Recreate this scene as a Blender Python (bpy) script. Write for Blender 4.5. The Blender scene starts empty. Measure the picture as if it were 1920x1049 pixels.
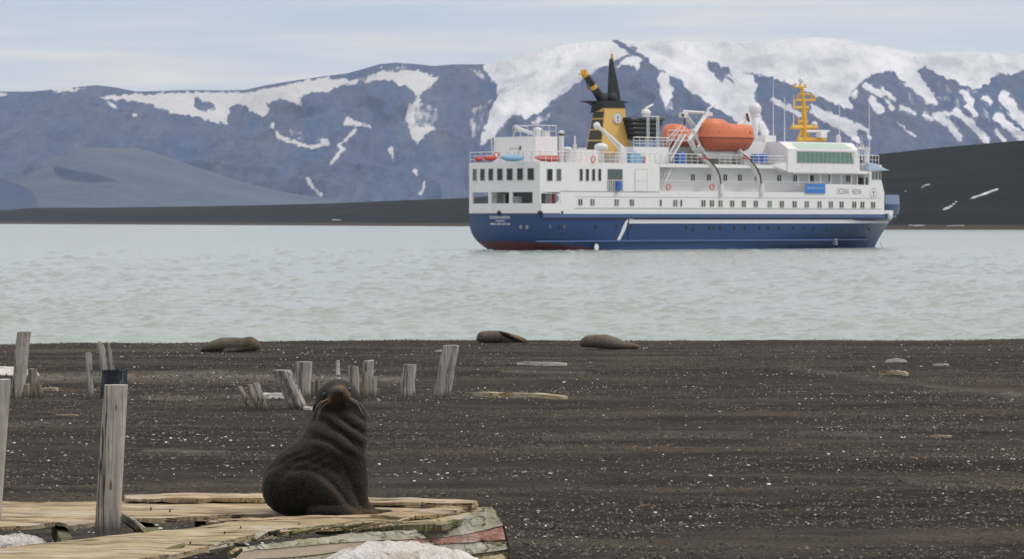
import bpy, bmesh, math, random
import numpy as np
from mathutils import Vector, Matrix
random.seed(7)
RNG = np.random.RandomState(11)
scene = bpy.context.scene
C = scene.collection
R = math.radians

# ------------------------------------------------------------------ camera
F = 7000.0; CX = 960.0; HY = 412.0; CH = 3.625
cam = bpy.data.cameras.new('camera')
cam.sensor_width = 36; cam.lens = F/1920*36
cam.shift_y = -(524.5-HY)/1920
cam.clip_start = 0.5; cam.clip_end = 60000
cam.dof.use_dof = True; cam.dof.focus_distance = 30; cam.dof.aperture_fstop = 13
camo = bpy.data.objects.new('camera', cam); C.objects.link(camo)
camo.location = (0, 0, CH); camo.rotation_euler = (R(90), 0, 0)
scene.camera = camo
# ------------------------------------------------------------------ world, sun, exposure
SUN_EL, SUN_AZ = 50.0, 98.0          # azimuth measured from +Y towards +X
w = bpy.data.worlds.new('World'); scene.world = w; w.use_nodes = True
nt = w.node_tree; nt.nodes.clear()
def wn(t, **k):
    n = nt.nodes.new(t)
    for a, b in k.items(): setattr(n, a, b)
    return n
out = wn('ShaderNodeOutputWorld'); bg = wn('ShaderNodeBackground'); bg.inputs['Strength'].default_value = 0.1
sky = wn('ShaderNodeTexSky', sky_type='NISHITA', sun_disc=False)
sky.sun_elevation = R(SUN_EL); sky.sun_rotation = R(SUN_AZ); sky.altitude = 10; sky.air_density = 1.0; sky.dust_density = 0.6
tc = wn('ShaderNodeTexCoord')
mp = wn('ShaderNodeMapping'); mp.inputs['Scale'].default_value = (7, 7, 120)
mp.inputs['Rotation'].default_value = (0, R(1.2), 0)
nt.links.new(tc.outputs['Generated'], mp.inputs['Vector'])
n1 = wn('ShaderNodeTexNoise'); n1.inputs['Scale'].default_value = 1.0; n1.inputs['Detail'].default_value = 5; n1.inputs['Roughness'].default_value = 0.5
n1.inputs['Distortion'].default_value = 0.35
nt.links.new(mp.outputs['Vector'], n1.inputs['Vector'])
r1 = wn('ShaderNodeValToRGB'); nt.links.new(n1.outputs['Fac'], r1.inputs['Fac'])
e = r1.color_ramp.elements
e[0].position = 0.32; e[0].color = (0.53, 0.61, 0.705, 1)
e[1].position = 0.66; e[1].color = (0.80, 0.77, 0.755, 1)
m = r1.color_ramp.elements.new(0.5); m.color = (0.62, 0.66, 0.745, 1)
sc10 = wn('ShaderNodeVectorMath', operation='SCALE'); sc10.inputs['Scale'].default_value = 9.6
wz = wn('ShaderNodeMix', data_type='RGBA'); wz.inputs[7].default_value = (0.76, 0.74, 0.72, 1); nt.links.new(r1.outputs['Color'], wz.inputs[6]); nt.links.new(wz.outputs[2], sc10.inputs[0])
sx = wn('ShaderNodeSeparateXYZ'); nt.links.new(tc.outputs['Generated'], sx.inputs[0])
ma = wn('ShaderNodeMath', operation='MULTIPLY_ADD'); ma.inputs[1].default_value = 5.0; ma.inputs[2].default_value = 10.0; nt.links.new(sx.outputs[2], ma.inputs[0]); nt.links.new(ma.outputs[0], sc10.inputs['Scale'])
wzr = wn('ShaderNodeMapRange'); wzr.inputs['From Min'].default_value = 0.1; wzr.inputs['From Max'].default_value = 0.5; nt.links.new(sx.outputs[2], wzr.inputs['Value']); nt.links.new(wzr.outputs[0], wz.inputs['Factor'])
mx = wn('ShaderNodeMix', data_type='RGBA'); mx.inputs['Factor'].default_value = 0.9
nt.links.new(sky.outputs['Color'], mx.inputs[6]); nt.links.new(sc10.outputs['Vector'], mx.inputs[7])
nt.links.new(mx.outputs[2], bg.inputs['Color']); nt.links.new(bg.outputs['Background'], out.inputs['Surface'])
sl = bpy.data.lights.new('sun', 'SUN'); sl.energy = 1.5; sl.angle = R(11); sl.color = (1, 0.94, 0.86)
so = bpy.data.objects.new('sun', sl); C.objects.link(so)
sd = Vector((math.sin(R(SUN_AZ))*math.cos(R(SUN_EL)), math.cos(R(SUN_AZ))*math.cos(R(SUN_EL)), math.sin(R(SUN_EL))))
so.rotation_euler = sd.to_track_quat('Z', 'Y').to_euler(); so.location = (0, 0, 60)
vs = scene.view_settings
vs.view_transform = 'Standard'; vs.look = 'None'; vs.exposure = 0.0; vs.gamma = 1; vs.use_curve_mapping = False
scene.cycles.volume_bounces = 1
scene.cycles.max_bounces = 6
scene.cycles.sample_clamp_indirect = 4

# ------------------------------------------------------------------ helpers
def P(px, py, d): return Vector(((px-CX)*d/F, d, CH-(py-HY)*d/F))
def Gp(px, py, z):
    d = (CH-z)*F/(py-HY); return Vector(((px-CX)*d/F, d, z))
def tag(o, label=None, cat=None, group=None, kind=None):
    if label: o['label'] = label
    if cat: o['category'] = cat
    if group: o['group'] = group
    if kind: o['kind'] = kind
    return o
def empty(name, loc, rz=0, **k):
    o = bpy.data.objects.new(name, None); C.objects.link(o)
    o.location = loc; o.rotation_euler = (0, 0, rz); o.empty_display_size = 0.1
    return tag(o, **k)
class MB:
    def __init__(s): s.v = []; s.f = []
    def add(s, vs, fs):
        b = len(s.v); s.v += [tuple(p) for p in vs]; s.f += [tuple(i+b for i in f) for f in fs]; return s
    def box(s, a0, a1, b0, b1, c0, c1):
        a0, a1 = sorted((a0, a1)); b0, b1 = sorted((b0, b1)); c0, c1 = sorted((c0, c1))
        return s.add([(a0,b0,c0),(a1,b0,c0),(a1,b1,c0),(a0,b1,c0),(a0,b0,c1),(a1,b0,c1),(a1,b1,c1),(a0,b1,c1)],
                     [(0,3,2,1),(4,5,6,7),(0,1,5,4),(1,2,6,5),(2,3,7,6),(3,0,4,7)])
    def prism(s, pts, axis, c0, c1):          # pts 2D polygon, extruded along axis
        def mk(p, c):
            return (c, p[0], p[1]) if axis == 0 else ((p[0], c, p[1]) if axis == 1 else (p[0], p[1], c))
        n = len(pts)
        fs = [tuple(range(n)), tuple(range(2*n-1, n-1, -1))] + [(i, i+n, (i+1) % n+n, (i+1) % n) for i in range(n)]
        return s.add([mk(p, c0) for p in pts]+[mk(p, c1) for p in pts], fs)
    def tube(s, pts, r, n=8, cap=True):
        pts = [Vector(p) for p in pts]
        rs = r if isinstance(r, (list, tuple)) else [r]*len(pts)
        vs = []
        for i, p in enumerate(pts):
            t = (pts[min(i+1, len(pts)-1)]-pts[max(i-1, 0)]).normalized()
            a = t.cross(Vector((0, 0, 1)))
            if a.length < 1e-3: a = t.cross(Vector((1, 0, 0)))
            a.normalize(); b = t.cross(a)
            for k in range(n):
                q = 2*math.pi*k/n
                vs.append(p+(a*math.cos(q)+b*math.sin(q))*rs[i])
        fs = [(i*n+k, i*n+(k+1) % n, (i+1)*n+(k+1) % n, (i+1)*n+k) for i in range(len(pts)-1) for k in range(n)]
        if cap: fs += [tuple(range(n-1, -1, -1)), tuple(range((len(pts)-1)*n, len(pts)*n))]
        return s.add(vs, fs)
    def ell(s, c, rx, ry, rz, n=14, m=9):
        vs = [(c[0], c[1], c[2]-rz)]
        for i in range(1, m):
            a = math.pi*i/m-math.pi/2
            for k in range(n):
                q = 2*math.pi*k/n
                vs.append((c[0]+rx*math.cos(a)*math.cos(q), c[1]+ry*math.cos(a)*math.sin(q), c[2]+rz*math.sin(a)))
        vs.append((c[0], c[1], c[2]+rz)); L = len(vs)-1
        fs = [(0, 1+(k+1) % n, 1+k) for k in range(n)]
        fs += [(1+i*n+k, 1+i*n+(k+1) % n, 1+(i+1)*n+(k+1) % n, 1+(i+1)*n+k) for i in range(m-2) for k in range(n)]
        fs += [(L, 1+(m-2)*n+k, 1+(m-2)*n+(k+1) % n) for k in range(n)]
        return s.add(vs, fs)
    def build(s, name, mat, parent=None, off=None, smooth=False, bevel=0):
        me = bpy.data.meshes.new(name)
        v = s.v if off is None else [(p[0]-off[0], p[1]-off[1], p[2]-off[2]) for p in s.v]
        me.from_pydata(v, [], s.f)
        bm = bmesh.new(); bm.from_mesh(me); bmesh.ops.recalc_face_normals(bm, faces=bm.faces); bm.to_mesh(me); bm.free()
        if smooth: me.polygons.foreach_set('use_smooth', [True]*len(me.polygons))
        me.materials.append(mat)
        o = bpy.data.objects.new(name, me); C.objects.link(o)
        if parent: o.parent = parent
        if bevel:
            b = o.modifiers.new('bevel', 'BEVEL'); b.width = bevel; b.segments = 2; b.limit_method = 'ANGLE'
        return o

def lattice(ix, iy, seed):
    h = (ix.astype(np.int64)*374761393 + iy.astype(np.int64)*668265263 + seed*1442695041) & 0xffffffff
    h = ((h ^ (h >> 13))*1274126177) & 0xffffffff
    h = (h ^ (h >> 16)) & 0xffffff
    return h/float(0xffffff)
def vnoise(x, y, seed=0):
    x = np.asarray(x, float); y = np.asarray(y, float)
    ix = np.floor(x); iy = np.floor(y); fx = x-ix; fy = y-iy
    fx = fx*fx*(3-2*fx); fy = fy*fy*(3-2*fy)
    a = lattice(ix, iy, seed); b = lattice(ix+1, iy, seed); c = lattice(ix, iy+1, seed); d = lattice(ix+1, iy+1, seed)
    return (a*(1-fx)+b*fx)*(1-fy)+(c*(1-fx)+d*fx)*fy
def fbm(x, y, seed=0, o=4, g=0.5):
    t = 0; a = 1; n = 0
    for i in range(o):
        t = t+a*(vnoise(x*2**i+i*17.3, y*2**i-i*9.1, seed+i)-0.5); n += a; a *= g
    return t/n*2
def n1d(x, seed=0): return float(vnoise(np.array([x]), np.array([seed*3.7]), seed)[0])*2-1

def sheet(name, X, Y, Z, mat, attrs={}, parent=None):
    r, c = X.shape
    me = bpy.data.meshes.new(name)
    me.vertices.add(r*c); me.vertices.foreach_set('co', np.stack([X, Y, Z], -1).astype(np.float32).ravel())
    i = (np.arange(r-1)[:, None]*c+np.arange(c-1)[None, :]).ravel()
    q = np.stack([i, i+1, i+c+1, i+c], 1).astype(np.int32)
    me.loops.add(q.size); me.loops.foreach_set('vertex_index', q.ravel())
    me.polygons.add(len(q)); me.polygons.foreach_set('loop_start', np.arange(0, q.size, 4, dtype=np.int32))
    me.polygons.foreach_set('loop_total', np.full(len(q), 4, dtype=np.int32))
    me.polygons.foreach_set('use_smooth', np.ones(len(q), dtype=bool))
    me.update(); me.validate()
    for k, a in attrs.items():
        at = me.attributes.new(k, 'FLOAT', 'POINT'); at.data.foreach_set('value', a.astype(np.float32).ravel())
    me.materials.append(mat)
    o = bpy.data.objects.new(name, me); C.objects.link(o)
    if parent: o.parent = parent
    return o

# ---- material node helper
class NM:
    def __init__(s, name):
        s.m = bpy.data.materials.new(name); s.m.use_nodes = True; s.t = s.m.node_tree
        s.b = s.t.nodes['Principled BSDF']
    def n(s, t, **k):
        x = s.t.nodes.new(t)
        for a, b in k.items(): setattr(x, a, b)
        return x
    def l(s, a, b): s.t.links.new(a, b)
    def coord(s, scale=(1, 1, 1), kind='Object', rot=(0, 0, 0)):
        t = s.n('ShaderNodeTexCoord'); mp = s.n('ShaderNodeMapping'); mp.inputs['Scale'].default_value = scale
        mp.inputs['Rotation'].default_value = rot
        s.l(t.outputs[kind], mp.inputs['Vector']); return mp.outputs['Vector']
    def noise(s, vec, scale=1, detail=4, rough=0.55, dist=0):
        x = s.n('ShaderNodeTexNoise'); x.inputs['Scale'].default_value = scale; x.inputs['Detail'].default_value = detail
        x.inputs['Roughness'].default_value = rough; x.inputs['Distortion'].default_value = dist
        s.l(vec, x.inputs['Vector']); return x.outputs['Fac']
    def ramp(s, fac, stops, interp='LINEAR'):
        x = s.n('ShaderNodeValToRGB'); s.l(fac, x.inputs['Fac']); e = x.color_ramp.elements; x.color_ramp.interpolation = interp
        while len(e) < len(stops): e.new(0.5)
        for q, (p, c) in zip(e, stops):
            q.position = p
            q.color = (c, c, c, 1) if not isinstance(c, (tuple, list)) else (c[0], c[1], c[2], 1)
        return x.outputs['Color']
    def mix(s, fac, a, b, mode='MIX'):
        x = s.n('ShaderNodeMix', data_type='RGBA', blend_type=mode)
        for v, i in ((fac, 0), (a, 6), (b, 7)):
            if isinstance(v, (int, float)): x.inputs[i].default_value = v
            elif isinstance(v, tuple): x.inputs[i].default_value = (*v, 1)
            else: s.l(v, x.inputs[i])
        return x.outputs[2]
    def math(s, op, a, b=0.0, clamp=False):
        x = s.n('ShaderNodeMath', operation=op); x.use_clamp = clamp
        for v, i in ((a, 0), (b, 1)):
            if isinstance(v, (int, float)): x.inputs[i].default_value = v
            else: s.l(v, x.inputs[i])
        return x.outputs[0]
    def attr(s, name):
        x = s.n('ShaderNodeAttribute'); x.attribute_name = name; return x.outputs['Fac']
    def sep(s, vec):
        x = s.n('ShaderNodeSeparateXYZ'); s.l(vec, x.inputs[0]); return x.outputs
    def color(s, c):
        if isinstance(c, tuple): s.b.inputs['Base Color'].default_value = (*c, 1)
        else: s.l(c, s.b.inputs['Base Color'])
    def rough(s, r):
        if isinstance(r, (int, float)): s.b.inputs['Roughness'].default_value = r
        else: s.l(r, s.b.inputs['Roughness'])
    def spec(s, v): s.b.inputs['Specular IOR Level'].default_value = v
    def bump(s, h, strength=0.5, dist=0.02):
        x = s.n('ShaderNodeBump'); x.inputs['Strength'].default_value = strength; x.inputs['Distance'].default_value = dist
        s.l(h, x.inputs['Height']); s.l(x.outputs['Normal'], s.b.inputs['Normal'])

def paint(name, col, var=0.12, rough=0.5, scale=0.7, metal=0, streak=False, dirt=None):
    k = NM(name)
    v = k.coord((1, 1, 0.15) if streak else (1, 1, 1))
    f = k.noise(v, scale, 5, 0.65)
    lo = tuple(c*(1-var) for c in col); hi = tuple(min(1, c*(1+var*0.6)) for c in col)
    c = k.mix(f, lo, hi)
    if dirt:
        g = k.noise(k.coord((2.2, 2.2, 0.35)), 1.0, 6, 0.7)
        c = k.mix(k.ramp(g, [(0.58, 0.0), (0.78, 0.55)]), c, dirt)
    k.color(c); k.rough(rough); k.b.inputs['Metallic'].default_value = metal
    return k.m

M = {}
M['white'] = paint('white_ship_paint', (0.79, 0.775, 0.785), 0.05, 0.45, 0.4, dirt=(0.42, 0.35, 0.28))
M['whitep'] = paint('white_fitting_paint', (0.72, 0.71, 0.72), 0.08, 0.45, 0.8)
M['blue'] = paint('navy_hull_paint', (0.014, 0.044, 0.140), 0.14, 0.35, 0.35, streak=True, dirt=(0.035, 0.07, 0.16))
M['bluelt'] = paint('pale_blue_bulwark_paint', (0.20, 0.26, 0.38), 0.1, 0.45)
M['bluerub'] = paint('blue_rubbing_strake_paint', (0.07, 0.12, 0.28), 0.2, 0.4, 2)
M['red'] = paint('red_bottom_paint', (0.115, 0.022, 0.022), 0.3, 0.6, 1.5)
k = NM('hull_bottom_paint'); v_ = k.sep(k.coord((1, 1, 1)))[0]
k.color(k.mix(k.ramp(k.math('MULTIPLY', v_, 0.05), [(0.5, 0.0), (0.75, 1.0)]), (0.115, 0.022, 0.022), (0.018, 0.052, 0.150))); k.rough(.5); M['bottom'] = k.m
k = NM('hull_paint_with_red_boot_topping'); vv = k.sep(k.coord((1, 1, 1))); fn = k.noise(k.coord((.35, .35, .05)), 1, 5, .65)
edge = k.math('SUBTRACT', k.math('ADD', vv[2], k.math('MULTIPLY', vv[0], 0.085)), 0.98)
k.color(k.mix(k.ramp(k.math('ADD', edge, 0.5), [(0.48, 0.0), (0.52, 1.0)]), (0.13, 0.022, 0.022), k.mix(fn, (0.008, 0.036, 0.125), (0.014, 0.054, 0.175)))); k.rough(.35); M['hullpaint'] = k.m
M['yellow'] = paint('funnel_yellow_paint', (0.72, 0.46, 0.13), 0.08, 0.45, 0.5, streak=True)
M['mastyellow'] = paint('mast_yellow_paint', (0.68, 0.38, 0.035), 0.1, 0.45)
M['black'] = paint('black_funnel_paint', (0.012, 0.012, 0.014), 0.3, 0.5, 2)
M['rubber'] = paint('black_rubber', (0.016, 0.018, 0.020), 0.3, 0.35, 2)
M['louvre'] = paint('dark_olive_louvre_paint', (0.05, 0.04, 0.018), 0.3, 0.6, 3)
M['orange'] = paint('faded_orange_fibreglass', (0.68, 0.19, 0.085), 0.2, 0.5, 1.2, dirt=(0.42, 0.12, 0.07))
M['orangelow'] = paint('shaded_orange_fibreglass', (0.50, 0.115, 0.055), 0.2, 0.5, 1.5)  # darker orange paints the shade on the lifeboats' lower hull
M['orangedk'] = paint('dark_orange_fender', (0.20, 0.045, 0.02), 0.1, 0.6)
M['redgear'] = paint('red_plastic', (0.50, 0.06, 0.04), 0.2, 0.5, 2)
M['cyan'] = paint('pale_blue_cover', (0.22, 0.42, 0.62), 0.2, 0.6, 2)
M['bluebox'] = paint('bright_blue_plastic', (0.06, 0.17, 0.60), 0.2, 0.5, 2)
M['banner'] = paint('blue_banner_cloth', (0.035, 0.20, 0.58), 0.1, 0.6)
M['awning'] = paint('pale_blue_roof_paint', (0.42, 0.52, 0.66), 0.08, 0.5)
M['glassdk'] = paint('dark_window_glass', (0.018, 0.018, 0.018), 0.3, 0.12, 1)
M['glassgrey'] = paint('grey_window_glass', (0.10, 0.12, 0.12), 0.3, 0.12, 1)
M['green'] = paint('green_tinted_glass', (0.13, 0.25, 0.20), 0.25, 0.15, 1)
M['greenlt'] = paint('pale_green_skylight_glass', (0.42, 0.55, 0.47), 0.1, 0.25, 1)
M['frame'] = paint('window_frame_paint', (0.50, 0.49, 0.46), 0.1, 0.5, 2)
M['rust'] = paint('rusty_brown_steel', (0.12, 0.055, 0.02), 0.4, 0.7, 3)
M['greytext'] = paint('grey_lettering', (0.20, 0.20, 0.22), 0.05, 0.6)
M['whitetext'] = paint('white_lettering', (0.75, 0.75, 0.75), 0.03, 0.6)
M['deck'] = paint('grey_green_deck_paint', (0.22, 0.24, 0.22), 0.15, 0.8)
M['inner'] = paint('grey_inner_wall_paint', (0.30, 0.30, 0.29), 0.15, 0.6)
M['brownline'] = paint('brown_strake_line', (0.10, 0.05, 0.05), 0.3, 0.7)

# ------------------------------------------------------------------ signed distances to traced outlines
def poly_sd(px, py, poly):                 # >0 inside, in pixels
    poly = np.array(poly, float); n = len(poly)
    m = 30
    res = np.full(px.shape, -m, float)
    bb = (px > poly[:, 0].min()-m) & (px < poly[:, 0].max()+m) & (py > poly[:, 1].min()-m) & (py < poly[:, 1].max()+m)
    x = px[bb]; y = py[bb]
    if x.size == 0: return res
    ins = np.zeros(x.shape, bool); dmin = np.full(x.shape, 1e9)
    for i in range(n):
        x0, y0 = poly[i]; x1, y1 = poly[(i+1) % n]
        c = ((y0 > y) != (y1 > y))
        with np.errstate(divide='ignore', invalid='ignore'):
            xi = (x1-x0)*(y-y0)/(y1-y0+1e-12)+x0
        ins ^= c & (x < xi)
        dx, dy = x1-x0, y1-y0; L = dx*dx+dy*dy+1e-9
        t = np.clip(((x-x0)*dx+(y-y0)*dy)/L, 0, 1)
        dmin = np.minimum(dmin, np.hypot(x-x0-t*dx, y-y0-t*dy))
    res[bb] = np.where(ins, dmin, -dmin)
    return np.clip(res, -m, m)
def line_sd(px, py, pts, w):
    d = np.full(px.shape, 1e9)
    for (x0, y0), (x1, y1) in zip(pts[:-1], pts[1:]):
        dx, dy = x1-x0, y1-y0; L = dx*dx+dy*dy+1e-9
        t = np.clip(((px-x0)*dx+(py-y0)*dy)/L, 0, 1)
        d = np.minimum(d, np.hypot(px-x0-t*dx, py-y0-t*dy))
    return np.clip(w-d, -30, 30)

# ------------------------------------------------------------------ mountains
SKY = [(-1400,240),(-900,215),(-400,190),(-100,175),(0,172),(60,172),(100,168),(140,164),(180,160),(215,164),(255,172),(300,171),(350,169),(420,170),(460,169),(500,160),
(560,150),(610,143),(650,138),(680,130),(710,121),(740,118),(775,120),(815,124),(850,121),(900,121),(915,120),(950,109),(1000,95),(1060,84),(1110,78),
(1155,75),(1200,78),(1260,76),(1320,80),(1380,79),(1440,80),(1480,74),(1520,70),(1560,72),(1620,80),(1680,92),(1720,100),(1760,99),(1820,97),(1920,103),
(2200,120),(2700,150),(3400,210)]
SNOW = [
 [(188,181),(206,178),(240,177),(285,178),(343,173),(395,173),(453,174),(508,166),(566,151),(617,146),(655,147),(672,150),(668,158),(640,160),(618,170),(600,172),(575,175),(562,182),(563,199),(545,192),(527,183),(515,190),(500,195),(502,210),(490,219),(470,209),(460,200),(450,197),(435,200),(428,205),(432,213),(425,225),(428,233),(412,226),(410,233),(395,228),(372,218),(340,217),(320,210),(295,200),(278,192),(255,190),(235,188),(205,190)],
 [(90,165),(100,173),(120,174),(140,171),(160,164),(130,164)],
 [(690,141.5),(717,134),(753.5,132),(782.5,133.5),(820.5,146),(808,159.6),(786,179.5),(779,177.7),(768,163),(761,158),(750,163),(739,155),(717,150.5),(694,153.5),(683,152.4)],
 [(786,179),(764,205),(759,223),(768,248),(781,270),(800.6,252),(818.7,241),(808,237),(790,241),(777,230),(779,205),(790,190)],
 [(645,219),(659,221),(693.8,237.5),(674,237.5),(646.7,234)],
 [(905.6,124),(915,110),(950,100),(1000,85),(1060,70),(1110,60),(1155,60),(1151,78),(1178,102),(1148,117),(1126,128),(1104,141),(1082,157),(1065,168.7),(1036,190),(1021.5,205),(985,224.8),(974.5,215.7),(960,215.7),(945.5,230),(931,248),(916.5,263),(894.8,277),(909,241),(920,205),(934.6,179.5),(931,161.4),(916.5,143)],
 [(1154,124),(1183,104),(1204.7,110.7),(1196,130),(1189,121.6),(1169.6,121.6)],
 [(1155,60),(1163,76),(1181,91),(1207,104),(1222,121),(1241,136),(1271,147),(1283.7,164),(1313.6,185),(1339,198),(1377.7,223.7),(1410,245),(1446,256),(1424.6,211),(1416,181),(1418,159.6),(1407.6,142.5),(1394.7,134),(1441.7,144.7),(1476,155),(1527,176.7),(1553,187),(1582.7,202),(1597.6,204.5),(1591,185),(1604,164),(1621,146.8),(1651,136),(1676.7,132),(1689.5,151),(1711,168),(1732,185),(1741,198),(1758,198),(1749,172.4),(1732,151),(1719,132),(1732,123),(1753.6,138),(1783.5,151),(1805,159.6),(1830.5,168),(1852,155),(1869,138),(1899,142.5),(1920,132),(2100,150),(2400,190),(2800,230),(2800,60)],
 [(1518.6,196),(1548.5,206.6),(1591,223.7),(1625.4,240.8),(1636,262),(1621,258),(1604,245),(1612.6,268.5),(1582.7,249),(1548.5,232),(1518.6,211)],
 [(1235,137),(1250.7,139),(1255,163),(1264,167.7),(1253,203),(1248,205),(1240,185),(1235,163)],
]
SLINES = [([(666.6,243),(645,266.4),(634,273.7),(643,281),(619.5,306)],2.2),([(732,277),(738,301)],2.2),([(778,318),(780,328)],2.8),([(577,335),(590,355),(603,366)],2.8),([(797,340),(788,364)],1.3),
 ([(511,234),(522,256),(543,266),(587,276.6),(616,270)],2.8),([(606,266),(612,268)],5),([(1450,187),(1500,215)],4),([(1621,160),(1651,177)],4.5),([(1655,168),(1677,187)],4),([(1636,187),(1650,208)],7),([(1657,185),(1674,204)],3),
 ([(1689.5,202),(1715,213)],4),([(1753.6,217),(1775,228),(1800.6,260)],5),([(1757,213),(1785,213)],3.5),([(1792,209),(1822,232),(1850,264)],5.5),([(1805,172),(1822,192)],5),([(1843,183),(1858,192)],3.5),
 ([(1882,181),(1903,211),(1925,232)],9),([(1869,219),(1912,253),(1980,290)],7),([(1869,245),(1882,262)],4.5),([(1683,230),(1715,256)],1.5),([(1813,198),(1830,217)],3),([(1732,215),(1745,224)],3),
 ([(1950,190),(2050,250)],8),([(2100,200),(2180,260)],8),([(-60,178),(10,176)],2),([(713,127),(716,124)],2),([(755,120),(753,126)],1.5),([(1600,181),(1606,172)],5),([(205,193),(220,203)],2.5),([(250,216),(256,217)],2)]
HOLES = [[(360,196),(368,183),(378,192),(392,190),(405,203),(385,210),(368,205)],[(1324,117),(1345,119),(1362,129),(1373,142.5),(1385,152),(1376,158),(1360,146),(1356,155),(1344,146),(1332,134)],
 [(1606,252),(1612,242),(1622,246),(1628,258),(1618,262)]]
HLINES = [([(1151,76),(1166,85),(1192,99),(1213,111)],2.6),([(1183,88),(1193,92)],2)]
VEIL = [([(764,205),(786,185),(820,200),(830,225),(800,255),(781,262),(764,245)],0.7),([(880,205),(935,170),(920,215),(905,250),(885,265),(874,240)],0.6),([(870,128),(905,125),(920,160),(900,150)],0.75),([(985,232),(1010,212),(1037,210),(1032,232),(1000,240)],0.75),
 ([(522,240),(560,235),(612,260),(600,273),(550,265)],0.55),([(1235,150),(1275,165),(1262,215),(1242,205)],0.6),([(1640,140),(1760,150),(1900,180),(1960,250),(1850,262),(1700,220),(1620,170)],0.42),([(700,124),(760,118),(800,135),(760,135)],0.5),
 ([(1345,130),(1400,140),(1420,170),(1380,160)],0.8),([(410,205),(440,230),(420,240),(390,230)],0.4),([(600,172),(680,140),(720,130),(690,160)],0.5)]
YC, YF = 6500.0, 4700.0
def ss_m(t): return np.clip((t-.55)/.3, 0, 1)
def mountains():
    xs = np.concatenate([np.linspace(-3600, -1000, 160, endpoint=False), np.linspace(-1000, 1000, 1150), np.linspace(1002, 3600, 160)])
    t = np.concatenate([np.linspace(0, 1, 330), 1+np.linspace(0.01, 1, 30)])
    X, T = np.meshgrid(xs, t)
    Y = np.where(T <= 1, YF+(YC-YF)*T, YC+(T-1)*2600)
    skx = np.array([(a-CX)*YC/F for a, b in SKY]); skz = np.array([CH+(HY-b)*YC/F for a, b in SKY])
    crest = np.interp(X, skx, skz)
    ker = np.exp(-np.linspace(-2, 2, 9)**2); ker /= ker.sum()
    tf = np.clip(T, 0, 1)
    g = np.where(T <= 1, 0.80*tf**1.1+0.20*tf**3, 1-(T-1)*0.9)
    Z = crest*g
    A = np.clip(4*tf*(1-tf), 0, 1)*(T <= 1)
    rid = 1-np.abs(fbm(X/230+fbm(X/400, Y/500, 5)*1.2, Y/1500, 3, 4))*2.2
    Z += A*42*(rid-0.5)
    rid2 = 1-np.abs(fbm(X/60, Y/420, 9, 3))*2
    Z += A*9*(rid2-0.5)*(1-ss_m(tf))
    Z += A*12*fbm(X/110, Y/160, 13, 4)
    Z += (T > 1)*60*fbm(X/300, Y/300, 3, 3)*np.clip((T-1)*4, 0, 1)
    Z = np.maximum(Z, -3+0*Z)
    px = CX+F*X/Y; py = HY-(Z-CH)/Y*F
    wx = px+fbm(px/9, py/7, 21, 3)*5; wy = py+fbm(px/8, py/9, 31, 3)*5
    sd = np.full(X.shape, -30.0)
    for p in SNOW: sd = np.maximum(sd, poly_sd(wx, wy, p))
    for p, wd in SLINES: sd = np.maximum(sd, line_sd(wx*0.75+px*.25, wy*0.75+py*.25, p, wd*1.15))
    for p in HOLES: sd = np.minimum(sd, -poly_sd(wx, wy, p))
    for p, wd in HLINES: sd = np.minimum(sd, -line_sd(px, py, p, wd))
    sd = np.where(T > 1, np.where(px > 920, 10, -10), sd)
    veil = np.zeros(X.shape)
    for p, s in VEIL: veil = np.maximum(veil, s*np.clip(poly_sd(wx, wy, p)/9+0.3, 0, 1))
    k = NM('snowy_volcanic_slope')
    v = k.coord((1, 1, 1))
    st = k.noise(k.coord((0.030, 0.0006, 0.007), rot=(0, R(14), 0)), 1, 6, 0.62, 0.6)       # downslope streaks
    mid = k.noise(k.coord((0.0075, 0.0008, 0.0085)), 1, 5, 0.62, 0.5)
    fine = k.noise(k.coord((0.085, 0.006, 0.05)), 1, 5, 0.68)
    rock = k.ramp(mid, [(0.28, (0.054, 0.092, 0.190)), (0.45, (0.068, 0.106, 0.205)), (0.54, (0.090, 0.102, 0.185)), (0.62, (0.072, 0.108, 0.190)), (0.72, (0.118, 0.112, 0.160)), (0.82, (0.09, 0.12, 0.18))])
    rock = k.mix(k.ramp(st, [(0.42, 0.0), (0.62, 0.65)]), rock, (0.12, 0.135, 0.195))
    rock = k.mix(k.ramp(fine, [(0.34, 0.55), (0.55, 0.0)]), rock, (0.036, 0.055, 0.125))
    s = k.attr('snow'); ve = k.attr('veil')
    nz = k.math('MULTIPLY', k.math('SUBTRACT', fine, 0.5), 15.0)
    a = k.math('ADD', s, nz)
    sm = k.ramp(k.math('ADD', k.math('MULTIPLY', a, 0.25), 0.5, True), [(0.15, 0.0), (0.9, 1.0)])
    vst = k.noise(k.coord((0.09, 0.012, 0.02), rot=(0, 0, 0.5)), 1, 4, 0.6)
    vm = k.ramp(k.math('ADD', vst, k.math('MULTIPLY', k.math('SUBTRACT', ve, 0.75), 0.55)), [(0.38, 0.0), (0.60, 0.85)])
    tot = k.math('MAXIMUM', sm, k.math('MULTIPLY', vm, k.math('GREATER_THAN', ve, 0.02)))
    dirty = k.noise(k.coord((0.012, 0.004, 0.012)), 1, 5, 0.6)  # dirty tones and painted slope shading grey the snow in broad areas
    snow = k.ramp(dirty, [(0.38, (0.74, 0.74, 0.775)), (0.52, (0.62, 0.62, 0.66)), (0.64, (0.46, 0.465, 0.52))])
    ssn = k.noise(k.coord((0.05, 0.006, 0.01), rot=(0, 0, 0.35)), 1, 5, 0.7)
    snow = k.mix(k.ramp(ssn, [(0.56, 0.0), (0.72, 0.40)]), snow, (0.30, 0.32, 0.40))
    lft = k.ramp(k.math('ADD', k.math('MULTIPLY', k.sep(v)[0], 0.003), 0.5, True), [(0.30, 1.0), (0.42, 0.0)])
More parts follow.
